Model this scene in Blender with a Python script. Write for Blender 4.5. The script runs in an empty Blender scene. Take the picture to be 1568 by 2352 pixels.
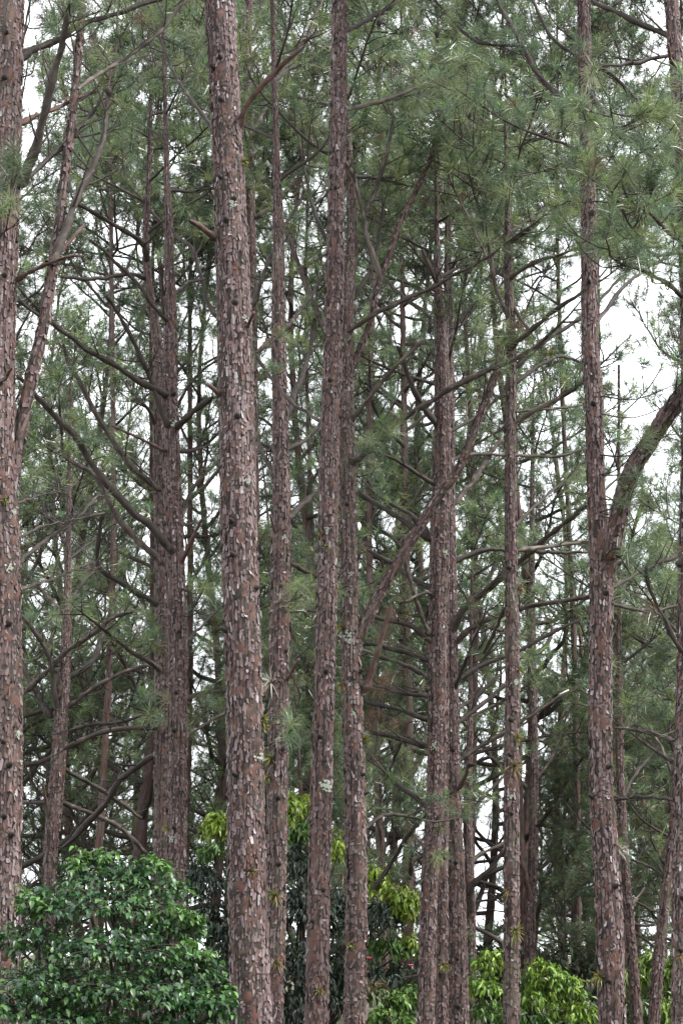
import bpy, math
import numpy as np
from mathutils import Matrix, Vector

# ------------------------------------------------------------------ camera, sky, sun, exposure
S = bpy.context.scene
PITCH = math.radians(13.0); FOV = math.radians(30.0); EYE = np.array([0.0, 0.0, 1.6])
cam = bpy.data.cameras.new('camera'); camo = bpy.data.objects.new('camera', cam)
S.collection.objects.link(camo); S.camera = camo
cam.sensor_fit = 'VERTICAL'; cam.angle = FOV; cam.clip_end = 3000; cam.clip_start = 0.1
camo.location = EYE; camo.rotation_euler = (math.pi / 2 + PITCH, 0, 0)

SUN_EL, SUN_AZ = math.radians(50), math.radians(108)      # azimuth clockwise from +Y: right and behind the camera
W = bpy.data.worlds.new('World'); S.world = W; W.use_nodes = True
nt = W.node_tree; nt.nodes.clear()
sky = nt.nodes.new('ShaderNodeTexSky'); sky.sky_type = 'NISHITA'; sky.sun_disc = False
sky.sun_elevation = SUN_EL; sky.sun_rotation = SUN_AZ; sky.dust_density = 4.0; sky.air_density = 1.5
tc = nt.nodes.new('ShaderNodeTexCoord'); nz = nt.nodes.new('ShaderNodeTexNoise')
nz.inputs['Scale'].default_value = 2.2; nz.inputs['Detail'].default_value = 5
rmp = nt.nodes.new('ShaderNodeValToRGB')
rmp.color_ramp.elements[0].position = 0.35; rmp.color_ramp.elements[0].color = (9.0, 9.4, 9.9, 1)
rmp.color_ramp.elements[1].position = 0.7; rmp.color_ramp.elements[1].color = (11.5, 11.6, 11.7, 1)
mx = nt.nodes.new('ShaderNodeMixRGB'); mx.inputs[0].default_value = 0.92
bg = nt.nodes.new('ShaderNodeBackground'); bg.inputs['Strength'].default_value = 0.055
out = nt.nodes.new('ShaderNodeOutputWorld')
L = nt.links.new
L(tc.outputs['Generated'], nz.inputs['Vector']); L(nz.outputs['Fac'], rmp.inputs[0])
L(sky.outputs[0], mx.inputs[1]); L(rmp.outputs[0], mx.inputs[2]); L(mx.outputs[0], bg.inputs[0]); L(bg.outputs[0], out.inputs[0])
sl = bpy.data.lights.new('sun', 'SUN'); sl.energy = 1.5; sl.angle = math.radians(14); sl.color = (1, .96, .9)
so = bpy.data.objects.new('sun', sl); S.collection.objects.link(so)
sd = Vector((math.sin(SUN_AZ) * math.cos(SUN_EL), math.cos(SUN_AZ) * math.cos(SUN_EL), math.sin(SUN_EL)))
so.rotation_euler = (-sd).to_track_quat('-Z', 'Y').to_euler()
S.view_settings.view_transform = 'Standard'; S.view_settings.look = 'None'
S.view_settings.exposure = 2.25; S.view_settings.gamma = 1.0; S.view_settings.use_curve_mapping = False
S.render.film_transparent = False
S.cycles.max_bounces = 6; S.cycles.diffuse_bounces = 3; S.cycles.transmission_bounces = 3; S.cycles.glossy_bounces = 2

# ------------------------------------------------------------------ helpers
rng = np.random.default_rng(11)
FP = 1176.0 / math.tan(FOV / 2)
cP, sP = math.cos(PITCH), math.sin(PITCH)

def nrm(v):
    v = np.asarray(v, float)
    return v / np.maximum(np.linalg.norm(v, axis=-1, keepdims=True), 1e-9)

def at(px, py, Y):                       # the point at distance Y seen at (px, py) of a 1568 x 2352 view
    a, b = (px - 784.0) / FP, (1176.0 - py) / FP
    d = np.array([a, cP - b * sP, sP + b * cP])
    return EYE + d * (Y / d[1])

def proj(p):
    q = np.asarray(p, float) - EYE
    dep = q[..., 1] * cP + q[..., 2] * sP
    up = -q[..., 1] * sP + q[..., 2] * cP
    dep = np.maximum(dep, .1)
    return 784 + FP * q[..., 0] / dep, 1176 - FP * up / dep, dep

def depth(p): return proj(p)[2]

def spline(pts, n):                      # Catmull-Rom through rows of pts
    p = np.asarray(pts, float)
    if len(p) == 2: return p[0] + (p[1] - p[0]) * np.linspace(0, 1, n)[:, None]
    e = np.vstack([2 * p[0] - p[1], p, 2 * p[-1] - p[-2]])
    t = np.linspace(0, len(p) - 1 - 1e-6, n); i = t.astype(int); f = (t - i)[:, None]
    a, b, c, d = e[i], e[i + 1], e[i + 2], e[i + 3]
    return .5 * (2 * b + (c - a) * f + (2 * a - 5 * b + 4 * c - d) * f ** 2 + (3 * b - a - 3 * c + d) * f ** 3)

class Acc:                               # collects triangles and quads, then makes ONE mesh object
    def __init__(s): s.v = []; s.f3 = []; s.f4 = []; s.c = []; s.n = 0
    def add(s, v, f3=None, f4=None, col=None):
        v = np.asarray(v, float).reshape(-1, 3)
        s.v.append(v)
        if f3 is not None and len(f3): s.f3.append(np.asarray(f3) + s.n)
        if f4 is not None and len(f4): s.f4.append(np.asarray(f4) + s.n)
        c = np.zeros((len(v), 3)) + .5 if col is None else np.broadcast_to(np.asarray(col, float), (len(v), 3))
        s.c.append(c); s.n += len(v)
    def tubes(s, P, R, sides, col=(.5, .5, .5), cap=False):    # P (M,K,3), R (M,K) or (K,)
        P = np.asarray(P, float)
        if P.ndim == 2: P = P[None]
        M, K, _ = P.shape; R = np.broadcast_to(np.asarray(R, float), (M, K))
        T = np.empty_like(P); T[:, 1:-1] = P[:, 2:] - P[:, :-2]; T[:, 0] = P[:, 1] - P[:, 0]; T[:, -1] = P[:, -1] - P[:, -2]
        T = nrm(T); m = np.abs(nrm(P[:, -1] - P[:, 0])[:, 2]) > .75
        ref = np.where(m[:, None], np.array([1., .1, 0]), np.array([.07, .05, 1.]))[:, None, :]
        n1 = nrm(np.cross(ref, T)); n2 = np.cross(T, n1)
        a = np.arange(sides) * 2 * math.pi / sides
        V = P[:, :, None] + R[:, :, None, None] * (n1[:, :, None] * np.cos(a)[None, None, :, None] + n2[:, :, None] * np.sin(a)[None, None, :, None])
        k, j = np.meshgrid(np.arange(K - 1), np.arange(sides), indexing='ij'); j2 = (j + 1) % sides
        q = np.stack([k * sides + j, k * sides + j2, (k + 1) * sides + j2, (k + 1) * sides + j], -1).reshape(-1, 4)
        q = (q[None] + (np.arange(M) * K * sides)[:, None, None]).reshape(-1, 4)
        cc = np.asarray(col, float)
        if cc.ndim == 2: cc = np.repeat(cc, K * sides, 0)
        f3 = None
        V = V.reshape(-1, 3)
        if cap:
            tip = P[:, -1] + T[:, -1] * R[:, -1:] * .2; base = M * K * sides
            j = np.arange(sides); st = (np.arange(M) * K * sides + (K - 1) * sides)[:, None]
            f3 = np.stack([st + j, st + (j + 1) % sides, np.broadcast_to((base + np.arange(M))[:, None], (M, sides))], -1).reshape(-1, 3)
            V = np.vstack([V, tip]); 
            if cc.ndim == 2: cc = np.vstack([cc, np.zeros((M, 3)) + cc.mean(0)])
        s.add(V, f3, q, cc)
    def build(s, name, mat, parent=None, smooth=False, kind=None):
        if not s.n: return None
        v = np.vstack(s.v).astype(np.float32); c = np.vstack(s.c).astype(np.float32)
        f3 = np.vstack(s.f3) if s.f3 else np.zeros((0, 3), int); f4 = np.vstack(s.f4) if s.f4 else np.zeros((0, 4), int)
        loc = np.array(parent.location) if parent is not None else np.zeros(3)
        v = v - loc.astype(np.float32)
        me = bpy.data.meshes.new(name); me.vertices.add(len(v)); me.vertices.foreach_set('co', v.ravel())
        lp = np.concatenate([f3.ravel(), f4.ravel()]).astype(np.int32); me.loops.add(len(lp)); me.loops.foreach_set('vertex_index', lp)
        n3, n4 = len(f3), len(f4); me.polygons.add(n3 + n4)
        st = np.concatenate([np.arange(n3) * 3, n3 * 3 + np.arange(n4) * 4]).astype(np.int32)
        me.polygons.foreach_set('loop_start', st)
        if smooth: me.polygons.foreach_set('use_smooth', np.ones(n3 + n4, bool))
        at_ = me.attributes.new('tint', 'FLOAT_COLOR', 'POINT')
        at_.data.foreach_set('color', np.hstack([c, np.ones((len(c), 1), np.float32)]).astype(np.float32).ravel())
        me.update(calc_edges=True); me.materials.append(mat)
        o = bpy.data.objects.new(name, me); S.collection.objects.link(o)
        if parent is not None: o.parent = parent
        if kind: o['kind'] = kind
        return o

def thing(name, label, cat, loc, group=None):
    o = bpy.data.objects.new(name, None); S.collection.objects.link(o); o.location = [float(x) for x in loc]
    o.empty_display_size = .2
    o['label'] = label; o['category'] = cat
    if group: o['group'] = group
    return o

def inst(name, mesh, parent, mtx, color=None):
    o = bpy.data.objects.new(name, mesh); S.collection.objects.link(o)
    if parent is not None:
        o.parent = parent; mtx = Matrix.Translation(-parent.location) @ mtx
    o.matrix_local = mtx
    if color is not None: o.color = color
    return o

# ------------------------------------------------------------------ materials
def mat(name):
    m = bpy.data.materials.new(name); m.use_nodes = True
    return m, m.node_tree.nodes, m.node_tree.links.new, m.node_tree.nodes['Principled BSDF']

BARK_RAMP = [(0, (.014, .010, .009)), (.16, (.034, .022, .019)), (.20, (.060, .028, .021)), (.24, (.092, .040, .029)), (.29, (.074, .036, .029)), (.34, (.058, .036, .034)),
             (.60, (.110, .073, .074)), (.82, (.178, .140, .145)), (1, (.32, .29, .30))]
WOOD_RAMP = [(0, (.014, .010, .009)), (.30, (.021, .015, .013)), (.55, (.040, .029, .025)), (.75, (.085, .066, .058)), (1, (.17, .14, .125))]

def bark(name, from_object=False, RAMP=BARK_RAMP):
    m, N, K, B = mat(name)
    if from_object:
        src = N.new('ShaderNodeObjectInfo'); sep = N.new('ShaderNodeSeparateColor'); K(src.outputs['Color'], sep.inputs[0])
    else:
        src = N.new('ShaderNodeAttribute'); src.attribute_name = 'tint'; sep = N.new('ShaderNodeSeparateColor'); K(src.outputs['Color'], sep.inputs[0])
    g = N.new('ShaderNodeNewGeometry'); mp = N.new('ShaderNodeMapping'); mp.inputs['Scale'].default_value = (1, 1, .22)
    K(g.outputs['Position'], mp.inputs['Vector'])
    n1 = N.new('ShaderNodeTexNoise'); n1.inputs['Scale'].default_value = 70; n1.inputs['Detail'].default_value = 6; n1.inputs['Roughness'].default_value = .65
    n2 = N.new('ShaderNodeTexNoise'); n2.inputs['Scale'].default_value = 2.2; n2.inputs['Detail'].default_value = 3
    K(mp.outputs[0], n1.inputs['Vector']); K(g.outputs['Position'], n2.inputs['Vector'])
    a = N.new('ShaderNodeMath'); a.operation = 'MULTIPLY_ADD'; a.inputs[1].default_value = .24
    K(n1.outputs['Fac'], a.inputs[0]); K(sep.outputs[0], a.inputs[2])
    a2 = N.new('ShaderNodeMath'); a2.operation = 'SUBTRACT'; a2.inputs[1].default_value = .12; K(a.outputs[0], a2.inputs[0])
    r = N.new('ShaderNodeValToRGB'); els = r.color_ramp.elements
    els[0].position, els[0].color = 0, (*RAMP[0][1], 1); els[1].position, els[1].color = 1, (*RAMP[-1][1], 1)
    for p, c in RAMP[1:-1]: e = els.new(p); e.color = (*c, 1)
    K(a2.outputs[0], r.inputs[0])
    # a greenish-grey algae film in soft patches, stronger where the tree's own value (blue channel) is high
    gm = N.new('ShaderNodeMath'); gm.operation = 'MULTIPLY_ADD'; gm.inputs[1].default_value = 1.6; gm.inputs[2].default_value = -.72; gm.use_clamp = True
    K(n2.outputs['Fac'], gm.inputs[0])
    gg = N.new('ShaderNodeMath'); gg.operation = 'MULTIPLY'; K(gm.outputs[0], gg.inputs[0]); K(sep.outputs[2], gg.inputs[1])
    mxx = N.new('ShaderNodeMixRGB'); mxx.inputs[2].default_value = (.15, .15, .11, 1); K(gg.outputs[0], mxx.inputs[0]); K(r.outputs[0], mxx.inputs[1])
    K(mxx.outputs[0], B.inputs['Base Color'])
    B.inputs['Roughness'].default_value = .72; B.inputs['Specular IOR Level'].default_value = .35
    bp = N.new('ShaderNodeBump'); bp.inputs['Strength'].default_value = .7; bp.inputs['Distance'].default_value = .012
    K(n1.outputs['Fac'], bp.inputs['Height']); K(bp.outputs[0], B.inputs['Normal'])
    return m

def leafmat(name, rough, spec, transl, from_object=False):
    m, N, K, B = mat(name)
    if from_object: src = N.new('ShaderNodeObjectInfo')
    else: src = N.new('ShaderNodeAttribute'); src.attribute_name = 'tint'
    K(src.outputs['Color'], B.inputs['Base Color'])
    B.inputs['Roughness'].default_value = rough; B.inputs['Specular IOR Level'].default_value = spec
    t = N.new('ShaderNodeBsdfTranslucent'); K(src.outputs['Color'], t.inputs['Color'])
    mi = N.new('ShaderNodeMixShader'); mi.inputs[0].default_value = transl
    K(B.outputs[0], mi.inputs[1]); K(t.outputs[0], mi.inputs[2])
    K(mi.outputs[0], N['Material Output'].inputs['Surface'])
    return m

M_BARK = bark('pine_bark'); M_PLATE = bark('pine_bark_plate', True); M_WOOD = bark('branch_bark', False, WOOD_RAMP)
M_NEEDLE = leafmat('pine_needles', .28, .75, .42)
M_LEAF = leafmat('broad_leaves', .40, .6, .30); M_LEAFO = leafmat('broad_leaf', .40, .6, .30, True)
M_AIR = leafmat('air_plant_leaves', .6, .3, .2)
m, N, K, B = mat('lichen'); M_LICHEN = m
nn = N.new('ShaderNodeTexNoise'); nn.inputs['Scale'].default_value = 60; nn.inputs['Detail'].default_value = 5
rr = N.new('ShaderNodeValToRGB'); rr.color_ramp.elements[0].position = .35; rr.color_ramp.elements[0].color = (.14, .16, .13, 1)
rr.color_ramp.elements[1].position = .62; rr.color_ramp.elements[1].color = (.34, .37, .32, 1)
K(nn.outputs['Fac'], rr.inputs[0]); K(rr.outputs[0], B.inputs['Base Color']); B.inputs['Roughness'].default_value = .95
m, N, K, B = mat('forest_floor'); M_GROUND = m
nn = N.new('ShaderNodeTexNoise'); nn.inputs['Scale'].default_value = 1.2; nn.inputs['Detail'].default_value = 8
gg = N.new('ShaderNodeNewGeometry'); K(gg.outputs['Position'], nn.inputs['Vector'])
rr = N.new('ShaderNodeValToRGB'); rr.color_ramp.elements[0].position = .38; rr.color_ramp.elements[0].color = (.09, .055, .032, 1)
rr.color_ramp.elements[1].position = .62; rr.color_ramp.elements[1].color = (.045, .065, .02, 1)
K(nn.outputs['Fac'], rr.inputs[0]); K(rr.outputs[0], B.inputs['Base Color']); B.inputs['Roughness'].default_value = .95

# ------------------------------------------------------------------ the ground
a = Acc(); n = 61
gx, gy = np.meshgrid(np.linspace(-1, 1, n), np.linspace(0, 1, n), indexing='ij')
X = np.sign(gx) * np.abs(gx) ** 2.2 * 900; Yg = gy ** 2.2 * 1200 - 20
Z = -.03 + .04 * np.sin(X * .9) * np.cos(Yg * .7)
i, j = np.meshgrid(np.arange(n - 1), np.arange(n - 1), indexing='ij')
a.add(np.stack([X, Yg, Z], -1).reshape(-1, 3), None, np.stack([i * n + j, (i + 1) * n + j, (i + 1) * n + j + 1, i * n + j + 1], -1).reshape(-1, 4))
a.build('ground', M_GROUND, None, True, 'structure')

# ------------------------------------------------------------------ pine foliage
OLD = np.array([[.128, .174, .084], [.104, .158, .086], [.152, .188, .076], [.084, .130, .078], [.160, .192, .104]])
NEW = np.array([[.150, .29, .050], [.125, .26, .045], [.18, .31, .060]])
DEAD = np.array([.130, .078, .048])

class Tufts:
    def __init__(s): s.c = []; s.d = []; s.L = []; s.k = []
    def add(s, c, d, L=.22, k=0): s.c.append(c); s.d.append(d); s.L.append(L); s.k.append(k)
    def fill(s, acc, n, w, new=.35, bend=True):
        if not s.c: return
        C = np.array(s.c); D = nrm(np.array(s.d)); Ln = np.array(s.L); kk = np.array(s.k)
        M = len(C)
        tone = OLD[rng.integers(0, len(OLD), M)] * rng.uniform(.55, 1.45, (M, 1))
        tone[kk == 1] *= np.array([.70, .74, .72]); tone[kk == 2] *= 1.2
        dead = kk == 3; tone[dead] = DEAD * rng.uniform(.6, 1.2, (dead.sum(), 1))
        # the older needles: a loose brush round the shoot that droops
        C2 = np.repeat(C, n, 0); D2 = np.repeat(D, n, 0); L2 = np.repeat(Ln, n) * rng.uniform(.75, 1.12, M * n)
        ph = rng.uniform(.35, 1.75, M * n); r = nrm(rng.normal(size=(M * n, 3)))
        pr = nrm(r - D2 * (r * D2).sum(1, keepdims=True))
        v = D2 * np.cos(ph)[:, None] + pr * np.sin(ph)[:, None]
        b = C2 - D2 * rng.uniform(-.02, .10, M * n)[:, None]
        droop = (np.where(np.repeat(dead, n), .9, .28) * L2 * rng.uniform(.4, 1.3, M * n))
        tip = b + v * L2[:, None]; tip[:, 2] -= droop
        side = nrm(np.cross(v, rng.normal(size=v.shape))) * (w / 2)
        col = np.repeat(tone, n, 0) * rng.uniform(.6, 1.45, (M * n, 1))
        Nn = M * n
        if bend:
            mid = b + v * (L2 * .55)[:, None]; mid[:, 2] -= droop * .22
            V = np.stack([b - side * .8, b + side * .8, mid + side, mid - side, tip], 1).reshape(-1, 3)
            o = np.arange(Nn)[:, None] * 5
            acc.add(V, o + np.array([[3, 2, 4]]), o + np.array([[0, 1, 2, 3]]), np.repeat(col, 5, 0))
        else:
            V = np.stack([b - side, b + side, tip], 1).reshape(-1, 3); o = np.arange(Nn)[:, None] * 3
            acc.add(V, o + np.array([[0, 1, 2]]), None, np.repeat(col, 3, 0))
        # the young shoot: short, upright, bright
        ok = (rng.random(M) < new) & (kk != 1) & (kk != 3); M2 = ok.sum(); n2 = max(6, n // 3)
        if M2:
            Dn = nrm(D[ok] + np.array([0, 0, .7])); C3 = np.repeat(C[ok] + Dn * .02, n2, 0); D3 = np.repeat(Dn, n2, 0)
            L3 = np.repeat(Ln[ok], n2) * rng.uniform(.4, .62, M2 * n2); ph = rng.uniform(.02, .5, M2 * n2)
            r = nrm(rng.normal(size=(M2 * n2, 3))); pr = nrm(r - D3 * (r * D3).sum(1, keepdims=True))
            v = D3 * np.cos(ph)[:, None] + pr * np.sin(ph)[:, None]
            side = nrm(np.cross(v, rng.normal(size=v.shape))) * (w / 2)
            col = np.repeat(NEW[rng.integers(0, 3, M2)] * rng.uniform(.6, 1.1, (M2, 1)), n2, 0)
            V = np.stack([C3 - side, C3 + side, C3 + v * L3[:, None]], 1).reshape(-1, 3); o = np.arange(M2 * n2)[:, None] * 3
            acc.add(V, o + np.array([[0, 1, 2]]), None, np.repeat(col, 3, 0))

# open places between the crowns: whole side boughs are left off there
GAPS = [(610, 650, 34, 140, .9), (405, 800, 45, 95, .85), (340, 640, 50, 60, .5), (120, 590, 100, 60, .6), (440, 450, 50, 60, .5),
        (230, 480, 60, 60, .5), (1110, 30, 40, 40, .9), (1260, 50, 60, 50, .7), (1470, 800, 90, 110, .85), (1420, 1120, 45, 110, .85),
        (1530, 930, 60, 60, .6), (1250, 1130, 80, 90, .6), (905, 1110, 75, 55, .6), (1300, 1590, 60, 70, .8), (1110, 1930, 60, 90, .95),
        (900, 1930, 80, 60, .85), (1250, 1900, 60, 60, .5), (250, 1800, 110, 120, .6), (480, 1120, 40, 120, .7), (460, 960, 50, 80, .7),
        (980, 1290, 30, 60, .7), (1440, 1480, 50, 70, .6), (1190, 920, 90, 60, .5), (1400, 620, 60, 60, .4), (1120, 1470, 50, 60, .6),
        (850, 880, 50, 80, .4), (90, 1990, 60, 30, .5), (1230, 1700, 60, 60, .3)]
def open_place(p):
    x, y, _ = proj(p)
    for gx_, gy_, rx, ry, pr in GAPS:
        if ((x - gx_) / rx) ** 2 + ((y - gy_) / ry) ** 2 < 1 and rng.random() < pr: return True
    return False

UP = np.array([0, 0, 1.])
def walk(p, d, length, k, lift, wob):    # a sinuous twig of k points
    out_ = [p]; st = length / (k - 1)
    for _ in range(k - 1):
        d = d + UP * lift + rng.normal(size=3) * wob; d = d / np.linalg.norm(d)
        p = p + d * st; out_.append(p)
    return np.array(out_), d

class Wood:                              # tubes gathered by point count, drawn in one go
    def __init__(s): s.g = {}
    def add(s, P, r0, r1): s.g.setdefault(len(P), []).append((P, np.linspace(r0, r1, len(P))))
    def fill(s, acc, sides, tone=.42):
        for k, l in s.g.items():
            P = np.array([x[0] for x in l]); R = np.array([x[1] for x in l])
            c = np.zeros((len(l), 3)); c[:, 0] = np.clip(rng.normal(tone, .12, len(l)), .02, .9); c[:, 2] = rng.random(len(l)) * .25
            acc.tubes(P, R, sides, c)

def dress(P, R0, wood, tf, n2, t0, sec, ntw, tl, tk=0, keep=1.0, dead=False, end=True, gaps=True):
    """side boughs, twigs and needle tufts along the bough P"""
    n = len(P); Lb = np.linalg.norm(np.diff(P, axis=0), axis=1).sum()
    for q in range(n2):
        t = t0 + (1 - t0) * (q + rng.random()) / n2; i = min(int(t * (n - 1)), n - 2); f = t * (n - 1) - i
        p = P[i] + (P[i + 1] - P[i]) * f; T = nrm(P[i + 1] - P[i])
        sd_ = nrm(np.cross(T, rng.normal(size=3) * .5 + UP)) * (1 if q % 2 else -1)
        d = nrm(T * rng.uniform(.3, .8) + sd_ * rng.uniform(.5, 1) + UP * rng.normal(.05, .25))
        ls = max(.25, sec * rng.uniform(.55, 1.25) * (1.15 - .55 * t))
        Q, dq = walk(p, d, ls, 6, .10, .13)
        if gaps and open_place(Q[3]): continue
        r = min(R0 * .6, .007 + .013 * ls)
        wood.add(Q, r, .0035)
        if dead or rng.random() < .5:
            for _ in range(rng.integers(1, 4)):
                k = rng.integers(2, 5); e, _d = walk(Q[k], nrm(dq + rng.normal(size=3) * .7), .3 * ls, 4, .02, .2); wood.add(e, .005, .002)
        if dead: continue
        for w_ in range(ntw):
            k = rng.integers(3, 6); dd = nrm(dq * .7 + rng.normal(size=3) * .55 + UP * .2)
            e, de = walk(Q[k], dd, rng.uniform(.12, .42), 4, .16, .12)
            if rng.random() < keep: wood.add(e, .0055, .0035); tf.add(e[-1], nrm(de + UP * .3), tl * rng.uniform(.8, 1.15), 3 if rng.random() < .035 else tk)
        if rng.random() < keep: tf.add(Q[-1], nrm(dq + UP * .35), tl, tk)
    if end and not dead: tf.add(P[-1], nrm(P[-1] - P[-2] + UP * .1), tl, tk)

# ------------------------------------------------------------------ trunks with plated bark
def h2(i, j, s):
    v = np.sin(i * 127.1 + j * 311.7 + s * 74.7) * 43758.5453
    return v - np.floor(v)

def plated(P, R, sides, seed, bias, green, cw=.05, ch=.10, depth_=.010):
    """tube with recessed joints between elongated bark plates; tint = (tone, -, algae)"""
    K = len(P); T = np.gradient(P, axis=0); T = nrm(T); n1 = nrm(np.cross(np.array([0., -1, 0]), T)); n2 = np.cross(T, n1)
    s = np.concatenate([[0], np.cumsum(np.linalg.norm(np.diff(P, axis=0), axis=1))])
    th = np.arange(sides) * 2 * math.pi / sides
    nc = max(6, int(round(2 * math.pi * R.mean() / cw)))
    U, V = np.meshgrid(th / (2 * math.pi) * nc, s / ch, indexing='xy')
    U = U + .25 * np.sin(V * 1.7 + seed)
    iu, iv = np.floor(U), np.floor(V)
    F1 = np.full(U.shape, 9.); F2 = F1.copy(); cid = np.zeros(U.shape)
    for du in (-1, 0, 1):
        for dv in (-1, 0, 1):
            ci, cj = iu + du, iv + dv; m = np.mod(ci, nc)
            d = np.hypot(ci + h2(m, cj, seed) - U, cj + h2(m, cj, seed + 3) - V)
            cl = d < F1
            F2 = np.where(cl, F1, np.minimum(F2, d)); cid = np.where(cl, h2(m, cj, seed + 7), cid); F1 = np.where(cl, d, F1)
    rid = np.clip((F2 - F1) / .22, 0, 1)
    lump = .018 * np.sin(3 * th[None, :] + 1.3 * s[:, None] + seed) + .015 * np.sin(2 * th[None, :] - .7 * s[:, None])
    rad = R[:, None] * (1 + lump) - depth_ * 1.1 + depth_ * rid * (.6 + .8 * cid)
    Vt = P[:, None] + rad[..., None] * (n1[:, None] * np.cos(th)[None, :, None] + n2[:, None] * np.sin(th)[None, :, None])
    tone = np.clip(bias + (cid - .5) * .42 + (rid - 1) * .16 + rng.normal(0, .04, U.shape), .02, 1)
    k, j = np.meshgrid(np.arange(K - 1), np.arange(sides), indexing='ij'); j2 = (j + 1) % sides
    q = np.stack([k * sides + j, k * sides + j2, (k + 1) * sides + j2, (k + 1) * sides + j], -1).reshape(-1, 4)
    col = np.stack([tone, rid, np.zeros_like(tone) + green], -1).reshape(-1, 3)
    return Vt.reshape(-1, 3), q, col, (T, n1, n2, s)

def make_plate_mesh(i):                  # one loose bark plate: curved, chipped outline, its own thickness
    g = np.random.default_rng(100 + i); n = 8
    a_ = (np.arange(n) + .5) * 2 * math.pi / n + g.uniform(-.22, .22, n)
    sx = np.sign(np.cos(a_)) * np.abs(np.cos(a_)) ** .5 * .5 * g.uniform(.72, 1.08, n); sy = np.sign(np.sin(a_)) * np.abs(np.sin(a_)) ** .6 * .5 * g.uniform(.70, 1.15, n)
    ed = .10 * g.uniform(.2, 1, n) + .45 * np.maximum(0, -sy * g.uniform(.0, 1.5)) + .30 * np.maximum(0, sx * g.uniform(-.5, 1.4))
    top = np.stack([sx, sy, ed - .35 * sx ** 2], -1); bot = top * np.array([.93, .95, 1]) - np.array([0, 0, .22])
    v = np.vstack([top, bot, [[0, 0, .10]]])
    j = np.arange(n); j2 = (j + 1) % n
    return v, np.stack([j, j2, np.full(n, 2 * n)], -1), np.stack([j + n, j2 + n, j2, j], -1)
PLATES = [make_plate_mesh(i) for i in range(12)]
PLATE_ME = []
for v, f3, f4 in PLATES:
    me = bpy.data.meshes.new('bark_plate'); me.from_pydata([tuple(x) for x in v], [], [tuple(map(int, x)) for x in f3] + [tuple(map(int, x)) for x in f4]); me.materials.append(M_PLATE); PLATE_ME.append(me)

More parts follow.
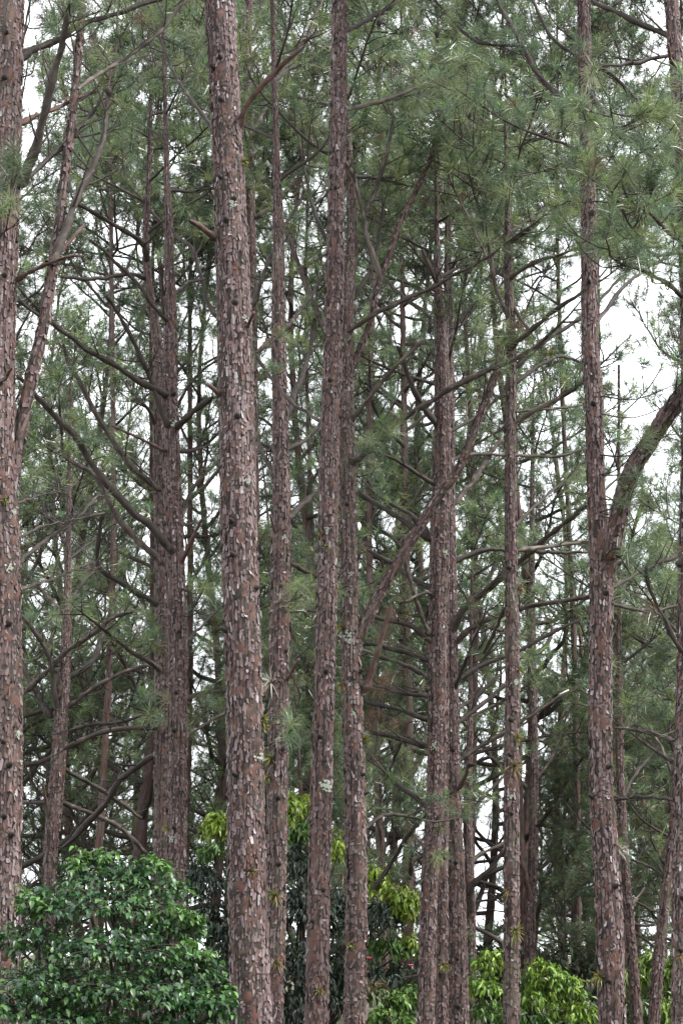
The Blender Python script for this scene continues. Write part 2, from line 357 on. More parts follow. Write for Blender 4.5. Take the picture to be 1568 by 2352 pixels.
def plates(root, P, R, fr, bias, green, singles, sw, sh, seed, red=.1):
    T, n1, n2, s = fr; Ltot = s[-1]; g = np.random.default_rng(seed)
    nc = max(8, int(2 * math.pi * R.mean() / sw)); S_, TH, Wd, Hh = [], [], [], []
    for c_ in range(nc):                             # columns of plates, breaks at random heights
        m_ = int(Ltot / sh * 1.25); hh = sh * g.gamma(3.2, .3, m_) + .02; ss = np.cumsum(hh) - hh / 2 - g.uniform(0, sh)
        ok = (ss > 0) & (ss < Ltot) & (g.random(m_) > .05); ss, hh = ss[ok], hh[ok]
        S_.append(ss); Hh.append(hh * g.uniform(.85, 1.2, len(ss))); wv = g.uniform(.7, 1.4, len(ss)); Wd.append(wv)
        TH.append((c_ + .35 * np.sin(ss * 2.1 + c_ * 1.9) + g.normal(0, .16, len(ss))) / nc * 2 * math.pi)
    ss, th, wv, h = map(np.concatenate, (S_, TH, Wd, Hh)); n = len(ss)
    idx = np.interp(ss, s, np.arange(len(s))); i = np.clip(idx.astype(int), 0, len(s) - 2); f = (idx - i)[:, None]
    c = P[i] * (1 - f) + P[i + 1] * f; r = np.interp(ss, s, R); w = wv * 1.22 * 2 * math.pi * r / nc
    tn = nrm(T[i]); nn_ = n1[i] * np.cos(th)[:, None] + n2[i] * np.sin(th)[:, None]
    c = c + nn_ * (r - .004 + g.uniform(0, .004, n))[:, None]
    u = nrm(np.cross(tn, nn_)); nn_ = nrm(nn_ + u * g.normal(0, .30, n)[:, None] + tn * g.normal(-.03, .14, n)[:, None]); u = nrm(np.cross(tn, nn_)); tn = np.cross(nn_, u)
    tk_ = .026 * g.uniform(.5, 1.4, n)
    roll = g.normal(0, .10, n)[:, None]
    u2 = u * np.cos(roll) + tn * np.sin(roll); v2 = tn * np.cos(roll) - u * np.sin(roll)
    k_ = g.random(n); tone = np.where(k_ < .13, g.uniform(.02, .15, n), np.where(k_ < .88, g.normal(bias + .07, .10, n), g.normal(bias + .27, .12, n)))
    tone = tone + .07 * np.sin(ss * 1.9 + 2 * th + seed) * np.sin(ss * .83 + th); tone = np.where((tone > .15) & (tone < .36), .40, tone); rust = g.random(n) < red; tone[rust] = g.uniform(.19, .31, rust.sum()); tk_[rust] *= .5
    tone = np.clip(tone, .03, 1)
    # the ones that show largest: facing the camera and in view
    x, y, dep = proj(c); cv = nrm(EYE - c); face = (cv * nn_).sum(1)
    score = np.where((x > -20) & (x < 1588) & (y > -20) & (y < 2372) & (face > .25), w * h * face / dep ** 2, 0)
    keep_ = (face > -.35) & (y > -150) & (y < 2500); top = set(np.argsort(-score)[:singles].tolist()) if singles else set()
    acc = Acc()
    pid = g.integers(0, 12, n)
    rest = np.array([k for k in range(n) if k not in top and keep_[k]])
    for t in range(12):
        sel = rest[pid[rest] == t] if len(rest) else []
        if not len(sel): continue
        v, f3, f4 = PLATES[t]; nt_ = 8
        tp = np.vstack([v[:nt_], v[2 * nt_:]])            # outer face only, the edges turn in to the trunk
        V = c[sel][:, None] + u2[sel][:, None] * (tp[None, :, 0:1] * w[sel][:, None, None]) + v2[sel][:, None] * (tp[None, :, 1:2] * h[sel][:, None, None]) + nn_[sel][:, None] * (tp[None, :, 2:3] * tk_[sel][:, None, None] * 1.4)
        j = np.arange(nt_); F = np.stack([j, (j + 1) % nt_, np.full(nt_, nt_)], -1)
        Fa = (F[None] + (np.arange(len(sel)) * (nt_ + 1))[:, None, None]).reshape(-1, 3)
        cc = np.stack([tone[sel], np.ones(len(sel)), np.full(len(sel), green)], -1)
        acc.add(V.reshape(-1, 3), Fa, None, np.repeat(cc, nt_ + 1, 0))
    acc.build('bark_flakes', M_BARK, root, False, 'stuff')
    for k in top:
        m3 = Matrix(((u2[k][0] * w[k], v2[k][0] * h[k], nn_[k][0] * tk_[k] * 1.4, c[k][0]), (u2[k][1] * w[k], v2[k][1] * h[k], nn_[k][1] * tk_[k] * 1.4, c[k][1]),
                     (u2[k][2] * w[k], v2[k][2] * h[k], nn_[k][2] * tk_[k] * 1.4, c[k][2]), (0, 0, 0, 1)))
        inst('bark_plate', PLATE_ME[pid[k]], root, m3, (tone[k], 1, green, 1))

# ------------------------------------------------------------------ the pines one can tell apart: outline (x, y, width) seen at a distance Y
# key: Y, tone, algae, sides, outline, height, single plates, label
TREES = {
 'left': (18.0, .50, .25, 56, [(2, 2352, 90), (5, 2000, 90), (6, 1568, 92), (0, 1250, 92), (-6, 1060, 86), (-6, 784, 82), (6, 400, 84), (16, 0, 82)], 19, 200,
          'reddish pine trunk at the photo\'s left border, behind the glossy round bush'),
 'big': (18.6, .53, .18, 64, [(577, 2352, 96), (567, 2000, 90), (560, 1568, 84), (548, 1200, 84), (540, 784, 82), (530, 500, 74), (518, 250, 69), (505, 0, 70)], 20, 300,
         'thickest pine with flaking plated bark, standing right of the glossy round bush'),
 'slim': (22.0, .47, .15, 48, [(726, 2352, 57), (734, 1968, 52), (745, 1568, 47), (752, 1300, 47), (757, 1000, 45), (765, 784, 43), (771, 500, 40), (776, 250, 38), (781, 0, 37)], 19, 150,
          'slim pink-brown pine with a pale lichen rosette, next right of the thickest pine'),
 'gable': (25.0, .47, .5, 44, [(815, 2352, 54), (818, 2000, 50), (808, 1568, 46), (802, 1300, 38), (797, 1000, 36), (795, 784, 34), (800, 640, 30), (808, 560, 26), (806, 450, 22), (800, 330, 15)], 16, 0,
           'grey-green pine with a long limb forking off to its right, beside the slim pink-brown pine'),
 'behind': (24.0, .44, .5, 44, [(628, 2352, 46), (634, 2068, 46), (640, 1568, 48), (644, 1284, 46), (645, 1034, 38), (640, 784, 33), (640, 650, 30), (638, 480, 24), (634, 330, 15)], 16, 0,
            'dark grey pine carrying a spiky pale air plant, partly behind the thickest pine'),
 'shade': (27.5, .42, .4, 32, [(570, 2352, 40), (572, 1568, 36), (577, 900, 31), (576, 700, 28), (574, 500, 26), (570, 250, 23), (567, 100, 21), (572, -20, 20)], 18, 0,
           'thin brown pine seen along the right edge of the thickest pine near the top'),
 'forkleft': (26.0, .43, .3, 44, [(404, 2352, 48), (404, 2080, 47), (410, 1568, 45), (403, 1284, 42), (394, 1050, 41), (390, 900, 37), (392, 784, 33), (390, 650, 26), (386, 480, 18), (382, 330, 11)], 16, 0,
              'forked purple-brown pine with long bare limbs sweeping left, rising behind the glossy bush'),
 'twinleft': (27.3, .35, .5, 36, [(368, 2352, 42), (372, 2000, 40), (374, 1568, 38), (372, 1250, 34), (366, 1050, 29), (362, 800, 24), (345, 680, 20), (335, 560, 17), (340, 430, 11)], 15, 0,
              'darker grey pine pressed close to the left of the forked purple-brown pine'),
 'pair': (27.0, .46, .2, 44, [(978, 2352, 42), (984, 2068, 40), (1000, 1818, 42), (1004, 1568, 41), (1008, 1284, 45), (1014, 1050, 41), (1016, 900, 38), (1010, 740, 26), (1004, 630, 18), (1002, 500, 10)], 14, 0,
          'front one of the close trio of pines right of centre, with dark limbs reaching left'),
 'pairback': (28.6, .46, .2, 40, [(1052, 2352, 48), (1050, 2200, 46), (1046, 2000, 42), (1040, 1818, 36), (1036, 1568, 32), (1032, 1284, 30), (1030, 1000, 27), (1030, 784, 22), (1030, 620, 14)], 14, 0,
              'right-hand pine of the close trio, bearing a dark broken stub and mossy clump'),
 'pairmid': (28.0, .45, .2, 32, [(1012, 2352, 34), (1014, 2068, 30), (1016, 1800, 28), (1018, 1500, 26), (1020, 1200, 22), (1022, 900, 16)], 13, 0,
             'narrow middle pine squeezed between the two others of the close trio'),
 'mossy': (25.0, .41, .85, 36, [(1174, 2352, 40), (1174, 2068, 37), (1174, 1818, 37), (1176, 1568, 33), (1173, 1284, 30), (1171, 1000, 25), (1173, 784, 23), (1166, 640, 19), (1165, 500, 15), (1162, 380, 9)], 13, 0,
           'dark mossy pine with tufts of air plants, standing alone behind the bright yellow-green shrub'),
 'right': (21.0, .49, .12, 52, [(1405, 2352, 64), (1396, 2068, 63), (1380, 1818, 56), (1378, 1568, 53), (1380, 1330, 54), (1368, 1130, 42), (1362, 900, 42), (1354, 784, 39), (1351, 500, 36), (1344, 250, 32), (1339, 0, 30)], 18, 250,
           'red-brown pine with a thick leaning limb at its fork, right part of the photo'),
 'edge': (20.0, .47, .3, 44, [(1567, 2352, 54), (1568, 2000, 50), (1574, 1600, 46), (1578, 1284, 42), (1583, 1000, 40), (1580, 700, 40), (1570, 400, 38), (1552, 150, 34), (1540, 0, 32)], 18, 0,
          'grey-brown pine along the photo\'s right border, hung with pale needle tufts'),
 'lean': (34.0, .40, .35, 28, [(112, 2200, 36), (115, 1990, 32), (125, 1868, 36), (137, 1718, 34), (146, 1568, 30), (154, 1450, 21), (156, 1340, 18), (158, 1200, 12)], 12, 0,
          'small pine with crossing bare limbs, right of the left-border trunk'),
 'thinfar': (38.0, .41, .5, 24, [(1216, 2250, 27), (1217, 2073, 25), (1223, 1968, 23), (1226, 1768, 20), (1222, 1568, 19), (1220, 1300, 14), (1222, 1050, 9)], 13, 0,
             'thin distant pine just right of the dark mossy pine'),
 'bent': (36.0, .36, .3, 24, [(1080, 2300, 26), (1079, 2098, 25), (1076, 1983, 24), (1074, 1850, 20), (1078, 1700, 15), (1080, 1550, 9)], 9, 0,
          'dark distant pine with bare limbs against the sky, right of the close trio'),
 'redfar': (30.0, .36, .1, 24, [(1458, 2300, 26), (1447, 2150, 24), (1432, 1968, 22), (1424, 1800, 20), (1420, 1600, 17), (1420, 1400, 10)], 11, 0,
            'thin rust-red pine half hidden by the red-brown pine on its right side'),
 'tilt': (28.0, .41, .5, 26, [(1500, 2352, 28), (1512, 2200, 27), (1525, 2080, 24), (1545, 1900, 20), (1552, 1720, 14)], 8, 0,
          'short leaning pine stem rising from the green shrub near the lower right corner'),
}
# tree: (flag, points, width at start, width at end, how far it comes nearer or goes away)
# s stem with plated bark, g green bough, d dead limb with twigs, b broken stub
BR = {
 'left': [('s', [(22, 1120), (40, 1040), (58, 934), (80, 834), (100, 750), (120, 625), (138, 500), (152, 375), (165, 275), (176, 175), (187, 50), (192, -60)], 34, 17, .6),
  ('g', [(40, 150), (65, 120), (135, 90), (180, 60), (300, 20), (390, -10)], 18, 9, 1.5), ('b', [(40, 290), (80, 270), (140, 245), (200, 218), (232, 207)], 14, 10, 1.0),
  ('d', [(45, 425), (67, 405), (135, 345), (175, 300), (225, 240), (250, 175)], 12, 7, 1.2), ('d', [(50, 430), (65, 390), (85, 330), (105, 250), (130, 150), (148, 75), (160, 10)], 20, 12, -.8),
  ('d', [(180, 205), (230, 168), (280, 140), (370, 70), (430, -5)], 9, 6, 1.5), ('d', [(122, 610), (140, 560), (165, 490), (200, 410), (230, 340), (245, 265), (256, 180), (270, 90)], 18, 9, 1.0),
  ('b', [(110, 605), (130, 588), (170, 545), (206, 498)], 14, 11, .5), ('b', [(40, 642), (75, 622), (100, 610), (165, 590), (206, 592)], 13, 9, -.7),
  ('d', [(42, 1296), (100, 1244), (170, 1199), (228, 1137)], 9, 5, 2), ('d', [(42, 1240), (100, 1209), (170, 1194), (240, 1178)], 6, 4, 1.5), ('d', [(42, 1356), (125, 1329), (215, 1289)], 7, 4, 2),
  ('d', [(42, 1156), (90, 1140), (140, 1128)], 6, 4, 1.6), ('b', [(-6, 890), (10, 868), (28, 846)], 14, 8, -1.0), ('d', [(20, 700), (40, 690), (90, 725), (120, 745)], 8, 5, 1.2)],
 'big': [('b', [(545, 300), (556, 268), (580, 225), (625, 170), (660, 140), (722, 84)], 20, 12, -.6), ('b', [(500, 548), (480, 535), (456, 518), (436, 506)], 18, 13, -.5), ('b', [(512, 915), (496, 898), (477, 883)], 17, 10, -.3),
  ('b', [(565, 765), (572, 742), (583, 718)], 12, 8, -.4), ('g', [(500, 300), (485, 290), (430, 215), (400, 170), (370, 95), (350, 30)], 9, 6, 1.8)],
 'shade': [('d', [(572, 330), (590, 290), (615, 235), (645, 170), (695, 100), (742, -5)], 13, 9, 1.0), ('d', [(628, 190), (655, 165), (710, 135), (760, 100)], 10, 6, 1.0), ('d', [(578, 236), (640, 220), (710, 230), (768, 246)], 7, 6, -1.0),
  ('g', [(576, 505), (630, 470), (670, 425), (715, 380), (752, 343)], 11, 8, .5), ('g', [(560, 750), (490, 720), (460, 630), (440, 570), (400, 540), (350, 490), (300, 430)], 10, 6, 1.5),
  ('g', [(574, 200), (560, 150), (590, 60), (600, -10)], 8, 6, 1)],
 'behind': [('d', [(578, 705), (595, 660), (605, 630), (635, 565), (655, 520), (702, 438)], 11, 7, .8), ('d', [(638, 1106), (605, 1044), (583, 982)], 12, 8, .5), ('g', [(650, 1200), (670, 1184), (700, 1154), (740, 1118)], 14, 10, .8),
  ('b', [(640, 1240), (628, 1210), (620, 1182)], 10, 7, -.4), ('g', [(655, 1270), (670, 1294), (725, 1324), (770, 1350)], 10, 7, 1.5), ('d', [(660, 1403), (725, 1404), (790, 1400)], 6, 5, 1.6), ('b', [(655, 1568), (668, 1545), (686, 1514)], 12, 8, -.4),
  ('g', [(648, 985), (670, 920), (695, 860), (712, 800), (724, 720)], 17, 10, 1.2), ('d', [(655, 1036), (710, 1004), (740, 970)], 10, 6, 1), ('b', [(590, 824), (600, 800), (625, 775)], 12, 9, .5), ('g', [(650, 760), (700, 700), (740, 640)], 9, 6, 1.5)],
 'slim': [('d', [(757, 985), (730, 964), (660, 914), (590, 824)], 10, 6, .8), ('g', [(785, 252), (800, 250), (884, 230), (949, 205), (1012, 184)], 10, 6, 1.2), ('g', [(788, 74), (844, 45), (904, 10), (940, -20)], 10, 7, 1.2)],
 'forkleft': [('g', [(402, 1268), (390, 1259), (350, 1214), (280, 1149), (210, 1064), (170, 999), (120, 949), (80, 904), (30, 850)], 19, 9, -1.5), ('d', [(392, 990), (385, 974), (350, 884), (330, 834), (300, 770), (268, 715), (238, 668)], 13, 8, -1.0),
  ('g', [(388, 915), (370, 899), (310, 869), (240, 824), (175, 784), (112, 733)], 14, 9, -1.2), ('b', [(388, 1036), (370, 1029), (320, 1009), (258, 978)], 11, 8, -1.0), ('d', [(402, 985), (420, 969), (450, 939), (502, 903)], 14, 11, -.8),
  ('b', [(412, 1300), (425, 1274), (445, 1229), (472, 1173)], 14, 11, -.6), ('d', [(408, 1205), (420, 1174), (440, 1129), (465, 1094), (504, 1057)], 9, 7, .5), ('g', [(405, 1212), (470, 1195)], 6, 4, 1.0),
  ('d', [(388, 745), (380, 730), (350, 700), (310, 645), (250, 585), (188, 538)], 11, 7, -.8), ('g', [(414, 1692), (430, 1688), (515, 1638), (560, 1620)], 7, 5, 1.5), ('d', [(400, 1040), (445, 1035), (482, 1020)], 7, 4, .5),
  ('g', [(414, 1490), (440, 1460), (480, 1420), (500, 1400)], 6, 4, 1.2), ('d', [(388, 690), (430, 650), (470, 640)], 8, 5, 1)],
 'twinleft': [('d', [(372, 1140), (365, 1124), (310, 1079), (250, 999), (200, 909), (160, 834), (143, 780)], 14, 8, -.8), ('g', [(374, 1300), (370, 1289), (310, 1234), (260, 1174), (220, 1094), (150, 1049), (143, 1000)], 15, 7, -.8),
  ('d', [(372, 1400), (350, 1379), (280, 1339), (225, 1299), (228, 1224), (236, 1177)], 13, 8, -.6), ('g', [(374, 1545), (350, 1524), (300, 1494), (253, 1458)], 11, 8, -1), ('d', [(338, 640), (290, 630), (215, 640), (140, 636)], 9, 6, -1),
  ('d', [(338, 605), (325, 555), (250, 510), (178, 468)], 11, 8, -1), ('d', [(368, 1620), (355, 1628), (280, 1658), (210, 1663), (158, 1680)], 9, 7, 1.0), ('d', [(368, 1668), (355, 1670), (260, 1676), (200, 1693), (148, 1720)], 10, 8, -.6),
  ('d', [(366, 1725), (350, 1738), (280, 1788), (240, 1848), (200, 1893), (138, 1955)], 12, 13, 1.4), ('d', [(360, 985), (345, 945), (325, 925)], 10, 6, -.5)],
 'gable': [('s', [(806, 1545), (822, 1465), (874, 1359), (924, 1274), (964, 1209), (1004, 1144), (1054, 1074), (1089, 984), (1124, 894), (1144, 834), (1150, 760)], 30, 15, -.2),
  ('b', [(835, 1590), (849, 1549), (874, 1474), (905, 1367)], 18, 14, -.4), ('s', [(796, 870), (812, 835), (834, 784), (849, 745), (874, 635), (899, 575), (919, 510), (949, 450), (984, 375), (1001, 310), (1010, 240), (1020, 190)], 18, 8, .5),
  ('d', [(874, 640), (844, 550), (831, 485), (814, 415), (793, 372)], 10, 7, -.3), ('g', [(836, 492), (864, 430), (894, 325), (904, 235)], 9, 6, .6), ('g', [(790, 780), (809, 755), (884, 710), (974, 670), (1044, 630), (1104, 600), (1160, 560)], 12, 6, -.8),
  ('g', [(802, 1068), (819, 1054), (909, 974), (984, 924), (1059, 879), (1124, 849), (1164, 834), (1234, 794), (1268, 762)], 15, 7, -1.2), ('d', [(800, 980), (814, 959), (859, 899), (914, 834), (972, 780)], 10, 7, -.4),
  ('g', [(745, 760), (730, 720), (690, 625), (655, 525), (605, 440), (583, 385)], 14, 8, .6), ('g', [(790, 620), (750, 550), (720, 480), (702, 400), (690, 330)], 9, 6, 1.0), ('g', [(822, 1912), (844, 1898), (890, 1870), (965, 1882)], 9, 6, 1.5),
  ('g', [(800, 700), (850, 620), (870, 540), (880, 470)], 9, 6, 1.2)],
 'pair': [('d', [(1010, 990), (999, 974), (954, 909), (929, 834), (907, 780)], 14, 9, -.5), ('g', [(1000, 1244), (959, 1219), (914, 1189), (874, 1164), (822, 1132)], 15, 11, .6), ('g', [(990, 1235), (959, 1194), (890, 1152)], 9, 6, .8),
  ('d', [(1004, 1112), (984, 1104), (929, 1069), (870, 1037)], 10, 6, -.4), ('g', [(1000, 1362), (984, 1349), (939, 1324), (909, 1299), (820, 1252)], 14, 9, .8), ('d', [(996, 1478), (984, 1469), (934, 1434), (869, 1419), (815, 1393)], 13, 9, -.4),
  ('d', [(996, 1375), (979, 1362), (919, 1384)], 8, 5, -.6), ('d', [(992, 1522), (979, 1514), (934, 1499), (874, 1484), (825, 1478)], 10, 7, .6), ('g', [(992, 1560), (979, 1554), (929, 1529), (862, 1503)], 10, 7, .8), ('d', [(992, 1604), (979, 1598), (909, 1588), (835, 1566)], 10, 7, .8),
  ('d', [(992, 1660), (979, 1653), (924, 1633), (835, 1611)], 11, 8, .8), ('d', [(992, 1722), (979, 1713), (924, 1698), (850, 1681)], 13, 9, .8), ('d', [(990, 1460), (979, 1449), (954, 1374), (929, 1284), (929, 1212)], 11, 7, -.7), ('g', [(984, 1852), (969, 1843), (934, 1818), (902, 1791)], 12, 9, .5),
  ('d', [(980, 1860), (969, 1878), (929, 1928), (894, 1988), (855, 2042)], 11, 9, .9), ('d', [(925, 1698), (905, 1740), (888, 1790)], 8, 5, .6), ('g', [(985, 765), (984, 730), (929, 685), (882, 643)], 9, 6, 1), ('d', [(1002, 650), (994, 635), (969, 573)], 9, 6, -.3),
  ('b', [(985, 1960), (965, 1935), (950, 1915)], 11, 8, .6)],
 'pairback': [('d', [(1034, 1462), (1064, 1399), (1124, 1349), (1194, 1289), (1244, 1244), (1304, 1194), (1350, 1160)], 17, 8, -1.4), ('d', [(1038, 1482), (1084, 1439), (1159, 1409), (1234, 1389), (1360, 1368)], 13, 8, -.8), ('g', [(1034, 1162), (1084, 1109), (1124, 1044), (1158, 1005)], 13, 9, .8),
  ('g', [(1034, 1056), (1079, 1044), (1164, 1044), (1274, 1049), (1345, 1032)], 7, 5, 1.2), ('g', [(1034, 1296), (1104, 1264), (1174, 1264), (1259, 1269), (1355, 1268)], 10, 6, 1.0), ('d', [(1040, 1670), (1054, 1658), (1104, 1618), (1158, 1574)], 10, 8, .7), ('d', [(1042, 1635), (1056, 1623), (1094, 1598), (1148, 1550)], 9, 7, .9),
  ('d', [(1042, 1758), (1059, 1743), (1104, 1713), (1159, 1683), (1194, 1658), (1249, 1623), (1299, 1593), (1350, 1562)], 11, 7, .6), ('b', [(1030, 1822), (1054, 1808), (1066, 1790), (1074, 1765)], 17, 12, -.5), ('d', [(1070, 1764), (1090, 1752), (1126, 1738)], 7, 6, -.8),
  ('g', [(1040, 1570), (1049, 1564), (1094, 1534), (1154, 1509), (1194, 1494), (1264, 1454), (1358, 1412)], 11, 7, .6), ('g', [(1036, 1600), (1060, 1540), (1080, 1490)], 9, 6, -.5)],
 'mossy': [('g', [(1166, 725), (1154, 700), (1129, 625), (1114, 540), (1103, 488)], 11, 7, -.4), ('g', [(1166, 562), (1190, 545), (1214, 525), (1250, 500)], 9, 6, -.5), ('g', [(1172, 640), (1184, 630), (1234, 600), (1278, 588)], 10, 7, -.5), ('g', [(1174, 800), (1194, 780), (1264, 720), (1335, 672)], 10, 7, -1.0),
  ('g', [(1176, 850), (1249, 784), (1334, 730), (1374, 690), (1434, 628)], 10, 6, .8), ('g', [(1176, 975), (1244, 934), (1294, 909), (1340, 876)], 10, 7, -.6), ('g', [(1176, 885), (1234, 844), (1284, 818), (1330, 832)], 9, 6, .8), ('g', [(1178, 945), (1259, 939), (1345, 929)], 6, 4, .9), ('g', [(1178, 1265), (1260, 1255), (1355, 1243)], 9, 6, .9),
  ('d', [(1176, 700), (1200, 740), (1215, 760)], 8, 5, -.3), ('d', [(1160, 1395), (1140, 1440), (1110, 1500)], 8, 6, .8), ('g', [(1170, 1220), (1230, 1160), (1300, 1100)], 8, 5, 1.2), ('g', [(1160, 640), (1120, 600), (1085, 520), (1060, 470)], 8, 5, .6)],
 'right': [('s', [(1388, 1330), (1398, 1280), (1405, 1259), (1421, 1174), (1449, 1084), (1494, 1009), (1534, 949), (1580, 890), (1640, 820)], 42, 40, -1.0), ('g', [(1344, 265), (1329, 250), (1279, 215), (1234, 170), (1199, 105), (1174, 60), (1142, 8)], 14, 8, .8), ('g', [(1204, 112), (1189, 105), (1114, 102), (1064, 75), (1032, 38)], 7, 5, .6),
  ('g', [(1340, 138), (1324, 130), (1274, 95), (1234, 30), (1220, -20)], 8, 6, .8), ('g', [(1345, 352), (1329, 345), (1264, 320), (1190, 293)], 8, 5, -.4), ('g', [(1342, 142), (1359, 150), (1409, 175), (1444, 215), (1482, 252)], 10, 7, .6), ('d', [(1346, 210), (1359, 220), (1394, 275), (1429, 310), (1508, 347)], 13, 9, -.8),
  ('g', [(1364, 745), (1374, 735), (1424, 665), (1476, 623), (1530, 590)], 10, 7, 1), ('g', [(1390, 1360), (1409, 1349), (1444, 1329), (1494, 1299), (1555, 1277)], 10, 7, .8), ('g', [(1390, 1385), (1409, 1389), (1484, 1404), (1570, 1388)], 7, 5, 1.0), ('d', [(1372, 1140), (1384, 1129), (1441, 1077)], 6, 4, .6), ('b', [(1405, 1935), (1420, 1945), (1428, 1953)], 10, 4, -.6)],
 'edge': [('d', [(1542, 85), (1524, 75), (1459, 50), (1399, 20), (1355, 3)], 13, 9, .5), ('d', [(1552, 122), (1529, 130), (1449, 145), (1380, 151)], 9, 6, -.4), ('g', [(1574, 560), (1549, 545), (1509, 505), (1472, 478)], 11, 8, -.9), ('g', [(1574, 575), (1549, 580), (1499, 585), (1467, 543)], 11, 6, -1.1), ('g', [(1572, 395), (1530, 372), (1490, 352), (1450, 330), (1425, 318)], 14, 8, -.9),
  ('d', [(1574, 1510), (1554, 1479), (1519, 1414), (1489, 1344), (1483, 1302)], 10, 7, -.6), ('b', [(1558, 160), (1540, 140), (1533, 100)], 11, 8, -.4), ('g', [(1572, 690), (1530, 650), (1470, 620), (1430, 608)], 10, 6, -1.0), ('d', [(1550, 1700), (1500, 1685), (1420, 1672)], 9, 5, 1.5), ('d', [(1570, 1840), (1480, 1830), (1410, 1838)], 6, 4, 1.2)],
 'lean': [('d', [(142, 1640), (130, 1610), (115, 1519), (90, 1464), (48, 1412)], 11, 8, -.5), ('d', [(120, 1650), (90, 1600), (60, 1545), (40, 1480)], 13, 9, .4), ('d', [(60, 1590), (100, 1550), (150, 1499), (210, 1459), (260, 1419), (330, 1398)], 11, 8, -.7), ('d', [(146, 1562), (160, 1554), (210, 1524), (232, 1470), (250, 1420)], 13, 9, .5),
  ('d', [(140, 1640), (200, 1590), (280, 1545), (365, 1520)], 9, 7, -.6), ('d', [(130, 1755), (160, 1773), (215, 1803), (270, 1838), (325, 1880)], 10, 8, .8), ('d', [(120, 1840), (160, 1850), (220, 1873), (280, 1903), (335, 1960)], 10, 8, 1.0), ('b', [(112, 1900), (108, 1850), (98, 1800)], 11, 8, -.4), ('d', [(110, 1845), (70, 1842), (40, 1846)], 9, 6, .5),
  ('g', [(150, 1420), (120, 1380), (80, 1340)], 8, 5, .6), ('g', [(156, 1390), (190, 1340), (230, 1300)], 8, 5, .6)],
 'thinfar': [('b', [(1222, 2076), (1209, 2028), (1196, 1975), (1192, 1945)], 15, 10, -.5), ('g', [(1222, 1800), (1260, 1750), (1290, 1680)], 7, 5, .8), ('d', [(1222, 1905), (1250, 1880), (1270, 1850)], 6, 5, -.5)],
 'bent': [('d', [(1076, 2110), (1082, 2080), (1085, 2033), (1124, 1998), (1160, 1948)], 13, 9, -.5), ('d', [(1076, 1990), (1100, 1965), (1158, 1935)], 9, 7, .4), ('g', [(1076, 1880), (1110, 1830), (1150, 1790)], 8, 5, .5), ('d', [(1074, 1900), (1050, 1860), (1030, 1800)], 8, 5, .5)],
 'redfar': [('d', [(1430, 2120), (1450, 2080), (1480, 2040)], 8, 6, .3), ('g', [(1424, 1850), (1450, 1790), (1490, 1740)], 8, 5, .5), ('g', [(1422, 1700), (1450, 1640), (1480, 1600)], 7, 5, .5)],
 'tilt': [('g', [(1550, 1800), (1520, 1720), (1490, 1670)], 7, 5, .5), ('g', [(1530, 2020), (1490, 1990), (1450, 1975)], 7, 5, .5)],
}
# needle tufts close enough to see their candles: tree, points
NEAR = {'edge': [(1354, 277), (1398, 299), (1492, 253), (1529, 253), (1507, 338), (1483, 396), (1524, 382), (1424, 428), (1444, 440), (1485, 433), (1396, 501), (1393, 523), (1436, 528), (1468, 535), (1330, 569), (1371, 562), (1419, 574), (1458, 586), (1560, 581), (1563, 170), (1545, 300), (1560, 420), (1530, 470), (1430, 380), (1410, 460), (1550, 520), (1500, 620), (1540, 640)],
 'left': [(20, 360), (35, 400), (10, 430), (28, 460), (165, 12), (140, -5), (5, 480), (45, 375)],
 'mossy': [(1150, 400), (1170, 420), (1135, 440), (1165, 460), (1180, 390), (1145, 475), (1120, 415)],
 'right': [(1545, 925), (1520, 975), (1490, 1000), (1505, 1030), (1470, 1050), (1460, 1090), (1440, 1110), (1435, 1150), (1555, 880), (1475, 1010), (1530, 1000), (1450, 1130)],
 'forkleft': [(485, 1324), (500, 1340), (470, 1350), (490, 1365), (460, 1480), (470, 1600)], 'behind': [(670, 1658), (660, 1690), (690, 1345), (700, 1360), (680, 1370)],
 'twinleft': [(330, 1600), (345, 1640), (352, 1590), (340, 1420), (350, 1440), (360, 1460)], 'pairback': [(858, 1636), (866, 1650), (850, 1646), (880, 1560), (895, 1545), (872, 1572), (905, 1420), (890, 1470)], 'gable': [(880, 1000), (860, 1020), (900, 990), (850, 1010), (920, 960)]}
STUBS = {'big': [(505, 150), (490, 165), (507, 420), (520, 520), (540, 710), (545, 970), (533, 1205), (535, 1280), (588, 1355), (540, 1780), (520, 1450), (575, 2000), (596, 1285), (508, 245), (537, 470)],
 'left': [(15, 95), (10, 200), (10, 640), (20, 1440), (22, 1765), (10, 1878), (25, 1925), (8, 1710)], 'slim': [(748, 1540), (742, 2040), (718, 2120), (770, 440), (735, 1700), (758, 880)],
 'right': [(1352, 222), (1352, 405), (1358, 500), (1352, 655), (1362, 930), (1390, 1365), (1360, 1830), (1395, 1760), (1398, 2250), (1412, 2040)], 'pairback': [(1040, 1730), (1050, 2200), (1052, 2310), (1046, 1985)],
 'gable': [(797, 1160), (832, 1780), (840, 1815), (826, 1540)], 'mossy': [(1172, 1660), (1170, 1730), (1174, 1870), (1168, 1310)], 'forkleft': [(398, 910), (412, 1450), (405, 1590), (400, 1680), (400, 1900)], 'behind': [(638, 1825), (640, 1990), (650, 1730), (656, 1500)], 'edge': [(1560, 1300), (1562, 2180), (1566, 2060)]}
